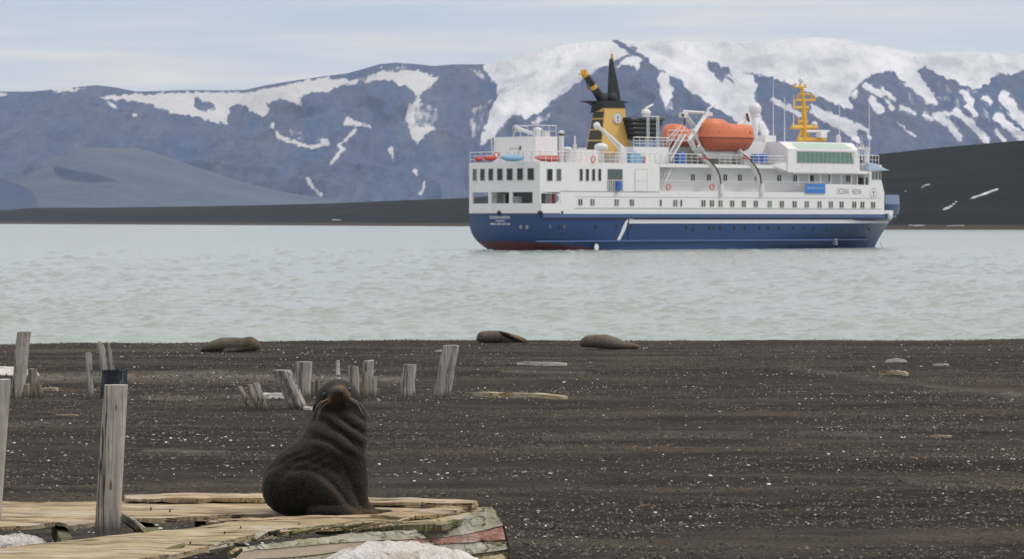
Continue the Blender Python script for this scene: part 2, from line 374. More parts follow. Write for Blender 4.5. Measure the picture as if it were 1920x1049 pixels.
    snow = k.mix(k.math('MULTIPLY', lft, 0.75), snow, (0.52, 0.51, 0.52))
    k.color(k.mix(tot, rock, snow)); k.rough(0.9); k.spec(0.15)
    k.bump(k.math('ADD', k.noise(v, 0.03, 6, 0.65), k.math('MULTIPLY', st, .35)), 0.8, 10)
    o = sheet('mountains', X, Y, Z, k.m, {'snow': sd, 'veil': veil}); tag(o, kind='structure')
mountains()

def hill(name, prof, yc, yf, mat, polys=(), rel=6, x0=-2600, x1=2600, n=700, ycf=None, yff=None, lines=(), back=700, rows=90, gpow=0.75):
    xs = np.linspace(x0, x1, n); t = np.concatenate([np.linspace(0, 1, rows), 1+np.linspace(0.02, 1, 14)])
    X, T = np.meshgrid(xs, t)
    YCx = yc if ycf is None else ycf(X); YFx = yf if yff is None else yff(X)
    Y = np.where(T <= 1, YFx+(YCx-YFx)*T, YCx+(T-1)*back)
    pk = CX+F*X/YCx
    cr = CH+(HY-np.interp(pk, [a for a, b in prof], [b for a, b in prof]))*YCx/F
    tf = np.clip(T, 0, 1)
    Z = np.where(T <= 1, cr*tf**gpow, cr*(1-(T-1)**1.5)-2*(T-1))
    A = np.clip(4*tf*(1-tf), 0, 1)*(T <= 1)
    Z += A*rel*fbm(X/(rel*22), Y/(rel*30), 41, 4)
    px = CX+F*X/Y; py = HY-(Z-CH)/Y*F
    sd = np.full(X.shape, -30.0)
    for p in polys: sd = np.maximum(sd, poly_sd(px+fbm(px/6, py/5, 3, 3)*3, py+fbm(px/6, py/5, 8, 3)*3, p))
    for p, wd in lines: sd = np.maximum(sd, line_sd(px, py+fbm(px/5, py/5, 8, 3)*2, p, wd))
    o = sheet(name, X, Y, Z-0.3, mat, {'patch': sd}); tag(o, kind='structure'); return o
k = NM('grey_ash_slope')
f1 = k.noise(k.coord((0.006, 0.006, 0.02)), 1, 6, 0.6); f2 = k.noise(k.coord((1, 1, 1)), 0.06, 4, 0.6)
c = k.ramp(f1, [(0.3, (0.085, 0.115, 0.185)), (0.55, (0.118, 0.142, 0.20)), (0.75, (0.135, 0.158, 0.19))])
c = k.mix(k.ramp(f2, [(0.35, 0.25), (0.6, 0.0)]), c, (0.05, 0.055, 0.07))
pt = k.ramp(k.math('ADD', k.math('MULTIPLY', k.math('ADD', k.attr('patch'), k.math('MULTIPLY', k.math('SUBTRACT', f2, 0.5), 8)), 0.2), 0.5, True), [(0.3, 0.0), (0.8, 0.85)])
k.color(k.mix(pt, c, (0.04, 0.06, 0.12))); k.rough(0.95); k.spec(0.1); k.bump(f1, 0.4, 4)
HP = [(-900,300),(-500,330),(-200,360),(0,348),(40,332),(70,318),(100,300),(140,286),(165,278),(190,277),(220,278),(250,278),(280,283),(310,293),(370,313),(440,337),(520,358),(620,374),(720,392),(820,400),(2400,402)]
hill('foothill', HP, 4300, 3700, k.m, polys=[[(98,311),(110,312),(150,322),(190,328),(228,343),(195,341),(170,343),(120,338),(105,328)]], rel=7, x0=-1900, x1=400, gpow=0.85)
HP2 = [(-1500,170),(-600,240),(-200,300),(0,335),(40,350),(80,368),(130,386),(200,400),(2400,404)]
k = NM('dark_ash_slope')
f1 = k.noise(k.coord((0.01, 0.004, 0.02)), 1, 6, 0.6)
k.color(k.ramp(f1, [(0.3, (0.05, 0.075, 0.14)), (0.7, (0.075, 0.098, 0.165))])); k.rough(0.95); k.spec(0.1)
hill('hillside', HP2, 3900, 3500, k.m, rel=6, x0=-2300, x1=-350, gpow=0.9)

# dark headland across the bay
k = NM('black_lava_shore')
v = k.coord((1, 1, 1)); f1 = k.noise(k.coord((0.02, 0.02, 0.3)), 1, 6, 0.62); f2 = k.noise(v, 0.35, 5, 0.7)
c = k.ramp(f1, [(0.30, (0.006, 0.007, 0.0095)), (0.55, (0.0095, 0.0095, 0.012)), (0.75, (0.018, 0.015, 0.0145))])
c = k.mix(k.ramp(f2, [(0.58, 0.0), (0.75, 0.5)]), c, (0.028, 0.024, 0.023))
zz = k.sep(v)[2]
c = k.mix(k.ramp(k.math('MULTIPLY', k.math('ADD', zz, k.math('MULTIPLY', f1, 1.2)), 0.2), [(0.42, 1.0), (0.52, 0.0)]), c, (0.060, 0.046, 0.036))
pt = k.ramp(k.math('ADD', k.math('MULTIPLY', k.attr('patch'), 0.25), 0.5, True), [(0.35, 0.0), (0.8, 1.0)])
k.color(k.mix(pt, c, (0.62, 0.63, 0.64))); k.rough(0.95); k.spec(0.1); k.bump(f2, 0.5, 1.0)
HP3 = [(-2500,395),(-800,392),(0,390),(200,389),(420,386),(620,381),(760,375),(870,371),(1100,352),(1350,325),(1640,289),(1760,276),(1920,262),(2200,240),(2800,215),(4200,180)]
def shore_y(X):
    return np.interp(X, [-2500, -450, 0, 90, 130, 400, 2500], [3300, 3150, 1900, 1500, 1330, 1250, 1200])
hill('headland', HP3, 0, 0, k.m, rel=2.2, x0=-2600, x1=2200, n=2600, ycf=lambda X: shore_y(X)*1.18+40, yff=shore_y, back=250, rows=150, gpow=0.9,
     lines=[([(1724,351),(1731,348),(1743,344)],1.0),([(1766,393),(1780,387),(1788,382),(1793,377)],1.8),([(1820,370),(1838,365),(1858,358),(1873,352)],1.9),([(1694,357.5),(1700,357)],1.0),([(1700,421.5),(1740,421.5)],0.7),([(1770,422),(1812,422)],0.6),([(620,412),(640,412)],0.6)])

# ------------------------------------------------------------------ sea
k = NM('sea_water')
v = k.coord((1, 1, 1))
h1 = k.noise(k.coord((0.55, 0.32, 1)), 1, 3, 0.5, 0.4)
h2 = k.noise(k.coord((1.8, 1.1, 1)), 1, 3, 0.55, 0.3)
h3 = k.noise(k.coord((0.06, 0.03, 1)), 1, 3, 0.5)
k.color(k.mix(h3, (0.29, 0.34, 0.315), (0.35, 0.40, 0.37)))
k.rough(0.2); k.b.inputs['IOR'].default_value = 1.333
hh = k.math('ADD', k.math('MULTIPLY', h1, 1.0), k.math('MULTIPLY', h2, 0.30))
k.bump(hh, 1.0, 0.13)
def sea():
    d0, d1 = 96.0, 620.0
    s = np.linspace(0, 1, 880); q = 1/(1/d0+(1/d1-1/d0)*s)
    u = np.linspace(-0.20, 0.20, 1250)
    U, Q = np.meshgrid(u, q); X = U*Q; Y = Q.copy(); Z = np.zeros_like(X)
    rg = np.random.RandomState(5)
    patch = 0.6+0.8*np.clip(fbm(X/9, Y/16, 71, 3)+0.25, 0, 1)
    for i in range(34):
        lam = math.exp(rg.uniform(math.log(0.40), math.log(3.0)))
        th = rg.normal(R(-100), R(28)); kk = 2*math.pi/lam
        Z += 0.0062*lam**0.7*np.sin(kk*(X*math.cos(th)+Y*math.sin(th))+rg.uniform(0, 6.28))*np.clip((lam*1500/np.maximum(Y, 1)**1.35), 0.15, 1)
    gs = np.clip(fbm(X/3.2, Y/6, 79, 2)*2.2+.1, 0, 1)
    cr = (1-np.abs(fbm(X/0.9+.5*fbm(X/2, Y/2, 5, 2), Y/0.7, 77, 3))*3.2)
    cr = np.clip(cr-.50, 0, 1)**1.7
    cr2 = (1-np.abs(fbm(X/2.0+.5*fbm(X/4, Y/4, 6, 2), Y/1.7, 87, 3))*3.0); cr2 = np.clip(cr2-.50, 0, 1)**1.7
    Z = Z*patch + cr*0.11*np.maximum(gs, .3)*np.clip((260-Y)/120, 0, 1) + cr2*0.26*np.clip(fbm(X/9, Y/18, 99, 2)*2+.35, .15, 1)*np.clip((Y-110)/150, 0.1, 1)
    for i in range(5000):
        yy = 1/(1/100+(1/430-1/100)*rg.rand()**.9); xx = rg.uniform(-.15, .15)*yy
        if rg.rand() > .35+.65*float(vnoise(np.array([xx/7+40]), np.array([yy/16]), 3)[0]): continue
        lx = rg.uniform(.12, .42)*(.7+yy/250); ly = rg.uniform(.08, .13)*(yy/110)**1.3; am = rg.uniform(.35, .90)*ly*(.5+.5*110/yy); sl_ = rg.uniform(-.25, .25)
        ra = np.searchsorted(q, yy-3.2*ly); rb = np.searchsorted(q, yy+3.2*ly)+1
        c0 = np.searchsorted(u, (xx-3*lx)/yy); c1 = np.searchsorted(u, (xx+3*lx)/yy)+1
        a_, b_ = X[ra:rb, c0:c1], Y[ra:rb, c0:c1]
        if a_.size: Z[ra:rb, c0:c1] += am*np.exp(-((a_-xx)/lx)**2-((b_-yy-sl_*(a_-xx))/ly)**2)
    Z *= np.clip((d1-Y)/150, 0, 1)*np.clip((0.2-np.abs(U))/0.02, 0, 1)
    Zp = Z.copy()
    # near strip + far sheet + sides joined as separate rows of one mesh
    o = sheet('sea', X, Y, Zp, k.m)
    me = o.data
    bm = bmesh.new(); bm.from_mesh(me)
    def quad(pts): bm.faces.new([bm.verts.new(p) for p in pts])
    xl0, xl1 = 0.2*d0, 0.2*d1
    quad([(-11500, d1, 0), (11500, d1, 0), (11500, 11000, 0), (-11500, 11000, 0)])
    quad([(xl0, d0, 0), (11500, d0, 0), (11500, d1, 0), (xl1, d1, 0)])
    quad([(-11500, d0, 0), (-xl0, d0, 0), (-xl1, d1, 0), (-11500, d1, 0)])
    quad([(-11500, 85, 0), (11500, 85, 0), (11500, d0, 0), (-11500, d0, 0)])
    bmesh.ops.recalc_face_normals(bm, faces=bm.faces[-4:])
    for f in bm.faces[-4:]:
        if f.normal.z < 0: f.normal_flip()
    bm.to_mesh(me); bm.free(); tag(o, kind='structure')
sea()

# ------------------------------------------------------------------ beach
def ss(a, b, x): t = np.clip((x-a)/(b-a), 0, 1); return t*t*(3-2*t)
def gz(x, y, detail=True):
    x = np.asarray(x, float); y = np.asarray(y, float)
    z = 1.06-0.30*(y-27)/61
    z = np.where(y < 27, 1.06+0.0*(27-y), z)
    yc = 88+0.9*fbm(x/6, x*0+2.2, 91, 3)*2
    z = z-np.clip(y-yc, 0, 30)*0.10
    z = z+np.where(np.abs(y-86) < 40, 0.0035*x*ss(50, 86, y), 0)
    z = z-0.22*np.exp(-((y-69.5)/2.0)**2)*ss(-5.5, -7.0, x)*ss(-10.5, -9.0, x)
    z = z+0.05*fbm(x/7, y/4.5, 51, 3)*ss(15, 30, y)
    if detail:
        am = ss(20, 30, y)*(1-ss(84, 90, y)*0.6)
        z = z+am*(0.036*fbm(x/2.6, y/0.8, 61, 3)+0.018*fbm(x/0.28, y/0.24, 67, 2))
    return z
def hit(px, py):
    d = 40.0
    for _ in range(40):
        z = float(gz((px-CX)*d/F, d, False)); d = 0.5*d+0.5*(CH-z)*F/(py-HY)
    return Vector(((px-CX)*d/F, d, float(gz((px-CX)*d/F, d))))
def ground():
    xs = np.concatenate([-np.geomspace(400, 14.6, 26), np.arange(-14.5, 14.5, 0.075), np.geomspace(14.6, 400, 26)])
    ys = np.concatenate([np.linspace(-60, 24, 14), np.arange(24.5, 30, 0.1), np.arange(30, 93, 0.085), np.linspace(93.5, 112, 12)])
    X, Y = np.meshgrid(xs, ys); Z = gz(X, Y)
    px = CX+F*X/np.maximum(Y, 1); py = HY+(CH-Z)/np.maximum(Y, 1)*F
    sand = np.zeros_like(X)
    for (x0, y0, x1, y1, wd, s) in [(60,708,420,703,9,0.9),(250,703,750,712,8,0.9),(270,745,370,747,5,0.7),(380,742,460,744,4,0.5),(940,697,1100,700,4,0.45),(1500,812,1660,815,5,0.4),(1660,815,1740,818,3,0.25),
                                (1880,740,1990,745,6,0.6),(1480,690,1920,745,5,0.3),(270,845,420,848,4,0.5),(980,838,1060,838,4,0.4),(1700,905,1920,915,4,0.5),(0,795,160,790,5,0.4),(1000,820,1400,815,7,0.3)]:
        d = -line_sd(px, py, [(x0, y0), (x1, y1)], 0); sand = np.maximum(sand, s*np.clip(1.3-d/wd, 0, 1))
    k = NM('black_volcanic_gravel')
    v = k.coord((1, 1, 1))
    a = k.noise(v, 22, 6, 0.75); b = k.noise(k.coord((0.16, 0.55, 1)), 1, 6, 0.68); cc = k.noise(v, 75, 3, 0.7)
    c = k.ramp(b, [(0.38, (0.016, 0.0125, 0.0095)), (0.5, (0.046, 0.0350, 0.0250)), (0.62, (0.115, 0.087, 0.060))])
    c = k.mix(k.ramp(a, [(0.40, 0.75), (0.58, 0.0)]), c, (0.013, 0.011, 0.010))
    c = k.mix(k.ramp(a, [(0.55, 0.0), (0.72, 0.7)]), c, (0.115, 0.088, 0.068))
    c = k.mix(k.ramp(cc, [(0.66, 0.0), (0.74, 0.65)]), c, (0.15, 0.13, 0.11))
    sa = k.math('MULTIPLY', k.attr('sand'), k.ramp(k.noise(k.coord((1.5, 2.5, 1)), 1, 4, 0.6), [(0.3, 0.15), (0.6, 1.0)]))
    c = k.mix(sa, c, (0.21, 0.18, 0.15))
    k.color(c); k.rough(0.92); k.spec(0.2); k.bump(k.math('ADD', a, k.math('MULTIPLY', cc, 0.4)), 0.9, 0.035)
    o = sheet('ground', X, Y, Z, k.m, {'sand': sand}); tag(o, kind='structure')
ground()

ICO = None
def stones(name, n, smin, smax, mat, label, cat, flat=0.6, seed=1, clus=0.6, octa=False, ex=2.2):
    if octa:
        bv = np.array([(1,0,0),(0,1,0),(-1,0,0),(0,-1,0),(0,0,1),(0,0,-1)], float); bf = np.array([(0,1,4),(1,2,4),(2,3,4),(3,0,4)])
    else:
        bm = bmesh.new(); bmesh.ops.create_icosphere(bm, subdivisions=1, radius=1)
        bv = np.array([v.co[:] for v in bm.verts]); bf = np.array([[v.index for v in f.verts] for f in bm.faces]); bm.free()
    rg = np.random.RandomState(seed)
    y = 24+ (90-24)*rg.rand(n*4)**0.85; u = rg.uniform(-0.165, 0.165, n*4); x = u*y
    dens = np.clip(0.5+1.3*fbm(x/2.6, y/1.6, seed+3, 4), 0.02, 1)**(1+clus)
    kp = rg.rand(n*4) < dens; x = x[kp][:n]; y = y[kp][:n]; n = len(x)
    s = smin*(smax/smin)**(rg.rand(n)**ex)
    z = gz(x, y)
    th = rg.rand(n)*6.28
    sc = np.stack([s*rg.uniform(0.7, 1.6, n), s*rg.uniform(0.6, 1.2, n), s*flat*rg.uniform(0.5, 1.2, n)], 1)
    V = bv[None]*(1+rg.uniform(-0.28, 0.28, (n, len(bv), 1)))*sc[:, None, :]
    c, si = np.cos(th)[:, None], np.sin(th)[:, None]
    W = np.stack([V[..., 0]*c-V[..., 1]*si+x[:, None], V[..., 0]*si+V[..., 1]*c+y[:, None], V[..., 2]+(z+sc[:, 2]*0.35)[:, None]], -1)
    Fc = (bf[None]+np.arange(n)[:, None, None]*len(bv)).reshape(-1, 3).astype(np.int32)
    me = bpy.data.meshes.new(name); me.vertices.add(n*len(bv)); me.vertices.foreach_set('co', W.astype(np.float32).ravel())
    me.loops.add(Fc.size); me.loops.foreach_set('vertex_index', Fc.ravel())
    me.polygons.add(len(Fc)); me.polygons.foreach_set('loop_start', np.arange(0, Fc.size, 3, dtype=np.int32)); me.polygons.foreach_set('loop_total', np.full(len(Fc), 3, dtype=np.int32))
    me.update(); me.validate(); me.materials.append(mat)
    o = bpy.data.objects.new(name, me); C.objects.link(o); tag(o, label, cat, kind='stuff'); return o
k = NM('pale_stone'); f = k.noise(k.coord((1, 1, 1)), 1.3, 2, 0.5)
k.color(k.ramp(f, [(0.30, (0.30, 0.27, 0.23)), (0.5, (0.85, 0.83, 0.79))])); k.rough(0.8); M['pebble'] = k.m
k = NM('dark_stone'); f = k.noise(k.coord((1, 1, 1)), 23, 2, 0.6)
k.color(k.ramp(f, [(0.40, (0.006, 0.0052, 0.0045)), (0.48, (0.031, 0.0243, 0.0185)), (0.57, (0.095, 0.072, 0.052)), (0.68, (0.23, 0.18, 0.135))])); k.rough(0.85); M['dark'] = k.m
stones('white_pebbles', 5500, 0.0045, 0.020, M['pebble'], 'scattered small white shells and pale pebbles over the dark beach', 'pebbles', 0.6, 3, 1.6, False, 2.6)
stones('dark_gravel', 100000, 0.007, 0.026, M['dark'], 'loose dark volcanic gravel and cinders covering the beach', 'gravel', 0.95, 8, 0.0, True, 1.7)

# ------------------------------------------------------------------ ship (local frame: l forward, w to port from the starboard side, z up)
TH = R(42); cT, sT = math.cos(TH), math.sin(TH); OD = 437.0; OX = (1012-CX)*OD/F; BW = 12.5
ship = empty('expedition_ship', (OX, OD, 0), TH, label='white passenger ship with navy blue hull and yellow funnel anchored in the bay', cat='ship')
def lw(px, w_):
    kk = (px-CX)/F
    return (kk*(OD+w_*cT)-OX+w_*sT)/(cT-kk*sT)
def SP(px, py, w_=0.0):
    l = lw(px, w_); Y = OD+l*sT+w_*cT
    return l, CH-(py-HY)*Y/F
def SL(px, w_=0.0): return lw(px, w_)
def SZ(px, py, w_=0.0): return SP(px, py, w_)[1]
def sc(w_, b=0.8): return -4*b*(w_/BW)*(1-w_/BW)
def SW(px):                                   # w on the rounded stern face
    w_ = 5.0
    for _ in range(60):
        l = sc(w_); kk = (px-CX)/F             # solve for w at this l
        w2 = (l*(cT-kk*sT)-kk*OD+OX)/(kk*cT+sT); w_ = 0.5*w_+0.5*w2
    return w_
def part(mb, name, mat, parent=None, **k):
    return mb.build(name, mat, parent or ship, **k)
def sthing(name, mb, mat, label, cat, group=None, smooth=False):
    v = np.array(mb.v); c = (v.min(0)+v.max(0))/2; off = (c[0], c[1], v[:, 2].min())
    o = mb.build(name, mat, None, off=off, smooth=smooth)
    o.location = ship_mat @ Vector(off); o.rotation_euler = (0, 0, TH)
    return tag(o, label, cat, group)
def sempty(name, off, label, cat, group=None):
    return empty(name, ship_mat @ Vector(off), TH, label=label, cat=cat, group=group)
ship_mat = Matrix.Translation((OX, OD, 0)) @ Matrix.Rotation(TH, 4, 'Z')
ZD = 4.28                                      # top of blue hull
LF = SL(1658)                                  # front of the white block
LST = SL(1684, BW/2)-0.6                       # stem at deck
LW = SL(1640, BW/2)                            # stem at the waterline
def bf(z): return float(np.interp(z, [4.3, 5.3, 6.7], [0, 0.15, -0.25]))
def hb(l, z):                                  # half breadth
    zz = max(0.0, min(1.0, 1-z/4.3))
    kst = 0.41*math.exp(-(max(l, 0)/7.0)**1.6)
    b = BW/2*(1-kst*zz**2.8)
    tt = max(0.0, min(1.0, z/4.3))
    l0 = 28+(LF-3-28)*tt**1.0; ls = LW+(LST-LW)*tt**1.2
    if z > 4.3: l0 = LF-2+(z-4.3)*0.2; ls = LST+bf(z)
    if l > l0: b = BW/2*(1-kst*zz**2.8)*max(0.0, 1-((l-l0)/(ls-l0))**(2.0+0.5*tt))
    return b
def hullmesh(zs, name, mat, l_a=None, out=0.0, n=60, parent=None):
    vs = []; L = []
    rows = []
    for z in zs:
        tt = max(0.0, min(1.0, z/4.3)); ls = LW+(LST-LW)*tt**1.2
        if z > 4.3: ls = LST+bf(z)
        rk = 0.9*max(0, 1-z/2.2)**2
        row = []
        la = rk if l_a is None else l_a
        for i in range(n+1):
            s = i/n; s = 1-(1-s)**1.5
            l = la+(ls-la)*s
            row.append((l, BW/2-hb(l, z)-out*(1 if i < n else 0), z))
        star = row; port = [(a, BW-b, c) for a, b, c in reversed(row[:-1])]
        loop = star+port
        if l_a is None:                        # rounded stern
            b0 = hb(la, z); m_ = 12
            for j in range(1, m_):
                q = j/m_; w_ = BW/2+b0-2*b0*q
                loop.append((la-3.2*q*(1-q), w_, z))
        rows.append(loop)
    mb = MB(); k_ = len(rows[0])
    for r_ in rows: mb.v += r_
    closed = l_a is None
    for i in range(len(rows)-1):
        for j in range(k_ if closed else k_-1):
            a = i*k_+j; b = i*k_+(j+1) % k_
            mb.f.append((a, b, b+k_, a+k_))
    if closed:
        mb.f.append(tuple(range((len(rows)-1)*k_, len(rows)*k_)))
    o = part(mb, name, mat, parent, smooth=True); o.data.set_sharp_from_angle(angle=R(28)); return o
hull = hullmesh([0.42, 0.8, 1.2, 1.6, 2.1, 2.7, 3.4, 4.28], 'hull', M['hullpaint'])
hullmesh([-1.0, -0.4, 0.0, 0.42], 'lower_hull', M['hullpaint'], parent=hull)
# flat shading fix for top cap
def onhull(l, z, out=0.03): return (l, BW/2-hb(l, z)-out, z)
def hull_pt(px, py):
    w_ = 0.0
    for _ in range(30):
        l, z = SP(px, py, w_); w_ = 0.5*w_+0.5*(BW/2-hb(l, z))
    return l, z
def strake(l0, l1, z0, z1, out, name, mat, n=60, stern=False):
    mb = MB(); 
    pts = []
    for i in range(n+1):
        l = l0+(l1-l0)*i/n
        pts.append((l, BW/2-hb(l, (z0+z1)/2)))
    for l, wv in pts:
        mb.v += [(l, wv+0.1, z0), (l, wv-out, z0), (l, wv-out, z1), (l, wv+0.1, z1)]
    for i in range(n):
        for a in range(4):
            b = (a+1) % 4; mb.f.append((i*4+a, i*4+b, i*4+4+b, i*4+4+a))
    mb.f += [(0, 1, 2, 3), (n*4+3, n*4+2, n*4+1, n*4)]
    return part(mb, name, mat, hull)
strake(0.3, LST-3.6, 3.86, 4.26, 0.28, 'rubbing_strake', M['bluerub'])
strake(0.3, LST-3.6, 3.76, 3.85, 0.22, 'rubbing_strake', M['brownline'])
strake(0.3, LW-3.5, 0.98, 1.18, 0.3, 'rubbing_strake', M['bluerub'])
strake(SL(1178), LST-3.9, 3.15, 3.62, 0.05, 'hull_stripe', M['whitep'])
mb = MB(); dg = [(1178.5,410),(1174,413),(1168,424),(1162,440),(1155,453.5),(1161,453.5),(1167,441),(1172,431),(1176,418),(1186,418.5),(1188,411)]
mb.prism([SP(a, b) for a, b in dg], 1, -0.05, 0.05); part(mb, 'hull_stripe', M['whitep'], hull)
mb = MB(); mb.box(SL(1177.5), SL(1179), -0.07, 0.02, 1.16, 3.75); part(mb, 'fender_bar', M['blue'], hull)
def porthole(l, w_, z, nx, ny, r_=0.19, mat='glassdk', par=None):
    # disc facing direction (nx, ny)
    mb = MB(); tx, ty = -ny, nx; n = 12
    ring = [(l+tx*r_*1.0*math.cos(2*math.pi*i/n)+nx*0.04, w_+ty*r_*math.cos(2*math.pi*i/n)+ny*0.04, z+r_*1.25*math.sin(2*math.pi*i/n)) for i in range(n)]
    rin = [(p[0]-nx*0.08, p[1]-ny*0.08, p[2]) for p in ring]
    mb.v = ring+rin; mb.f = [tuple(range(n))]+[(i, (i+1) % n, n+(i+1) % n, n+i) for i in range(n)]
    o = part(mb, 'porthole', M[mat], par or hull)
for a in (1031,1050,1057.5,1116.7,1155.8,1183.5,1287,1299,1329.5,1337.5,1350.5,1377,1396.5,1424,1440,1460.5,1488,1508,1526,1551,1580.5,1605.5,1630):
    y_ = 425+ (a-1012)*0.0072 + (3.5 if a == 1299 else 0)
    l, z = hull_pt(a, y_); e1 = BW/2-hb(l-0.3, z); e2 = BW/2-hb(l+0.3, z); sl_ = (e2-e1)/0.6; nn = math.hypot(1, sl_)
    porthole(l, BW/2-hb(l, z), z, sl_/nn, -1/nn, 0.2, 'glassgrey' if a < 1060 and a != 1050 else 'glassdk')
def stern_l(w_, z):
    b0 = hb(0, z); q = (BW/2+b0-w_)/(2*b0); return 0.9*max(0, 1-z/2.2)**2-3.2*q*(1-q)
for a in (976.5, 988):
    w_ = SW(a); porthole(stern_l(w_, 2.75)-0.0, w_, 2.75, -1, -0.2, 0.2, 'inner')
# lettering
def textmesh(s, size, bold=0.0):
    cu = bpy.data.curves.new('t', 'FONT'); cu.body = s; cu.size = size; cu.align_x = 'CENTER'; cu.align_y = 'CENTER'; cu.offset = bold
    o = bpy.data.objects.new('t', cu); C.objects.link(o)
    bpy.context.view_layer.update(); dg_ = bpy.context.evaluated_depsgraph_get()
    me = bpy.data.meshes.new_from_object(o.evaluated_get(dg_)); 
    V = [v.co.copy() for v in me.vertices]; Fs = [tuple(p.vertices) for p in me.polygons]
    bpy.data.objects.remove(o); bpy.data.curves.remove(cu); return V, Fs
def side_text(s, pxc, pyc, wpx, h, mat, w_=-0.03, parent=None, bold=0.0, spread=1):
    V, Fs = textmesh(s, 1.0, bold); wd = max(v.x for v in V)-min(v.x for v in V); hh_ = max(v.y for v in V)-min(v.y for v in V)
    lc, zc = SP(pxc, pyc, w_); L = SL(pxc+wpx/2, w_)-SL(pxc-wpx/2, w_)
    mb = MB(); mb.v = [(lc+v.x/wd*L, w_, zc+v.y/hh_*h) for v in V]; mb.f = Fs
    return part(mb, 'lettering', M[mat], parent)
def stern_text(s, px0, px1, pyc, h, mat, parent):
    V, Fs = textmesh(s, 1.0, 0.02); x0 = min(v.x for v in V); wd = max(v.x for v in V)-x0; hh_ = max(v.y for v in V)-min(v.y for v in V)
    wa, wb = SW(px0), SW(px1); zc = CH-(pyc-HY)*443/F
    mb = MB()
    for v in V:
        w_ = wa+(wb-wa)*(v.x-x0)/wd; z = zc+v.y/hh_*h; mb.v.append((stern_l(w_, z)-0.04, w_, z))
    mb.f = Fs; part(mb, 'lettering', M[mat], parent)
stern_text('OCEAN NOVA', 918, 957, 408.3, 0.34, 'whitetext', hull)
stern_text('NASSAU', 930, 947, 414.5, 0.19, 'whitetext', hull)
stern_text('IMO 8913916', 920, 957, 420.5, 0.27, 'whitetext', hull)
# draught marks and thruster sign
mb = MB(); l0 = SL(1118); mb.prism([(l0+0.35*math.cos(i*math.pi/6), SZ(1118,464)+0.42*math.sin(i*math.pi/6)) for i in range(12)], 1, -0.06, 0.02); part(mb, 'thruster_sign', M['whitetext'], hull)
mb = MB(); 
for i in range(3): mb.box(SL(1640)-6-i*0.05, SL(1640)-5.85-i*.05, 1.0, 1.6, 0.45+i*0.3, 0.6+i*0.3)
part(mb, 'draught_mark', M['whitetext'], hull)

# upper works
def plan(l1, front=None, inset=0.0, lo=None, b=0.8):
    pts = []
    if lo is None:
        for j in range(15):
            w_ = BW-inset-(BW-2*inset)*j/14; pts.append((sc(w_, b)+inset, w_))
    else: pts += [(lo, BW-inset), (lo, inset)]
    pts += [(l1, inset)] + (front or []) + [(l1, BW-inset)]
    return pts
upper = MB()
upper.prism(plan(SL(1237)), 2, 6.86, 10.38); US = part(upper, 'superstructure', M['white'])
LB = SL(1050)
mb = MB(); mb.prism(plan(LF, [(LF+1.2, BW*0.25), (LF+1.2, BW*.75)], lo=LB), 2, 4.29, 7.02); low = part(mb, 'lower_deckhouse', M['white'])
# aft mooring deck: parapet, columns, recessed core
def stern_wall(mb, w0, w1, z0, z1, t=0.22, n=10):
    for i in range(n):
        a = w0+(w1-w0)*i/n; b = w0+(w1-w0)*(i+1)/n
        mb.add([(sc(a), a, z0), (sc(b), b, z0), (sc(b)+t, b, z0), (sc(a)+t, a, z0), (sc(a), a, z1), (sc(b), b, z1), (sc(b)+t, b, z1), (sc(a)+t, a, z1)],
               [(0,3,2,1),(4,5,6,7),(0,1,5,4),(1,2,6,5),(2,3,7,6),(3,0,4,7)])
mb = MB(); stern_wall(mb, 0, BW, 4.29, 5.52, n=14); mb.box(0, LB, 0, 0.22, 4.29, 5.5); mb.box(0, LB, BW-0.22, BW, 4.29, 5.5)
mb.box(0.2, LB, 0.2, BW-0.2, 4.29, 4.45)
part(mb, 'mooring_deck_bulwark', M['white'])
for a, b in ((878.5, 886), (915.5, 921), (954.5, 960), (998.5, 1012)):
    mb = MB(); wa, wb = (SW(a) if a > 880 else BW), (SW(b) if b < 1010 else 0.0); stern_wall(mb, wa, max(wb, 0), 5.52, 6.86, n=3); part(mb, 'bulkhead_column', M['white'])
mb = MB()
mb.prism([SP(1011.9, 382), SP(1004+8.5, 362.5), SP(1050, 364), SP(1050, 365), SP(1047, 364), (0.1, 6.86), (0.0, 6.86)], 1, 0, 0.2)
mb.prism([SP(1043, 382), SP(1048, 377), SP(1048.5, 370), SP(1044, 364), SP(1051, 363), SP(1051, 383)], 1, 0.0, 0.2)
part(mb, 'bulkhead_column', M['white'])
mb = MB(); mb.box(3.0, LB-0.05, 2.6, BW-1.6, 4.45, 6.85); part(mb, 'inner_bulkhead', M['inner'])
mb = MB(); mb.tube([(1.6, 5.5, 4.5), (1.6, 5.5, 6.3)], 0.5, 12); part(mb, 'mooring_winch', M['whitep'])
mb = MB(); mb.tube([(2.2, 8.6, 4.5), (2.2, 8.6, 6.6)], 0.16, 8); part(mb, 'deck_pillar', M['whitep'])
mb = MB(); mb.tube([(1.2, 10.6, 4.5), (1.9, 10.0, 6.5)], 0.08, 6); part(mb, 'deck_pillar', M['whitep'])
mb = MB(); mb.box(2.5, 2.95, 6.2, 8.2, 4.5, 6.4); part(mb, 'deck_locker', M['whitep'])
mb = MB(); mb.tube([(SL(1024), 1.6, 5.0), (SL(1024), 1.6, 6.4)], 0.42, 12); part(mb, 'cable_reel', M['whitep'])
mb = MB(); mb.box(SL(1037, 1.0), SL(1052, 1.0), 0.9, 1.2, 5.3, 6.75); part(mb, 'cabin_door', M['redgear'])
mb = MB(); mb.box(2.4, 3.0, 7.4, 9.1, 4.5, 6.6); part(mb, 'dark_locker', M['louvre'])
mb = MB(); mb.prism(plan(LB, inset=-0.04), 2, 4.27, 4.36); part(mb, 'deck_edge', M['brownline'])
mb = MB()
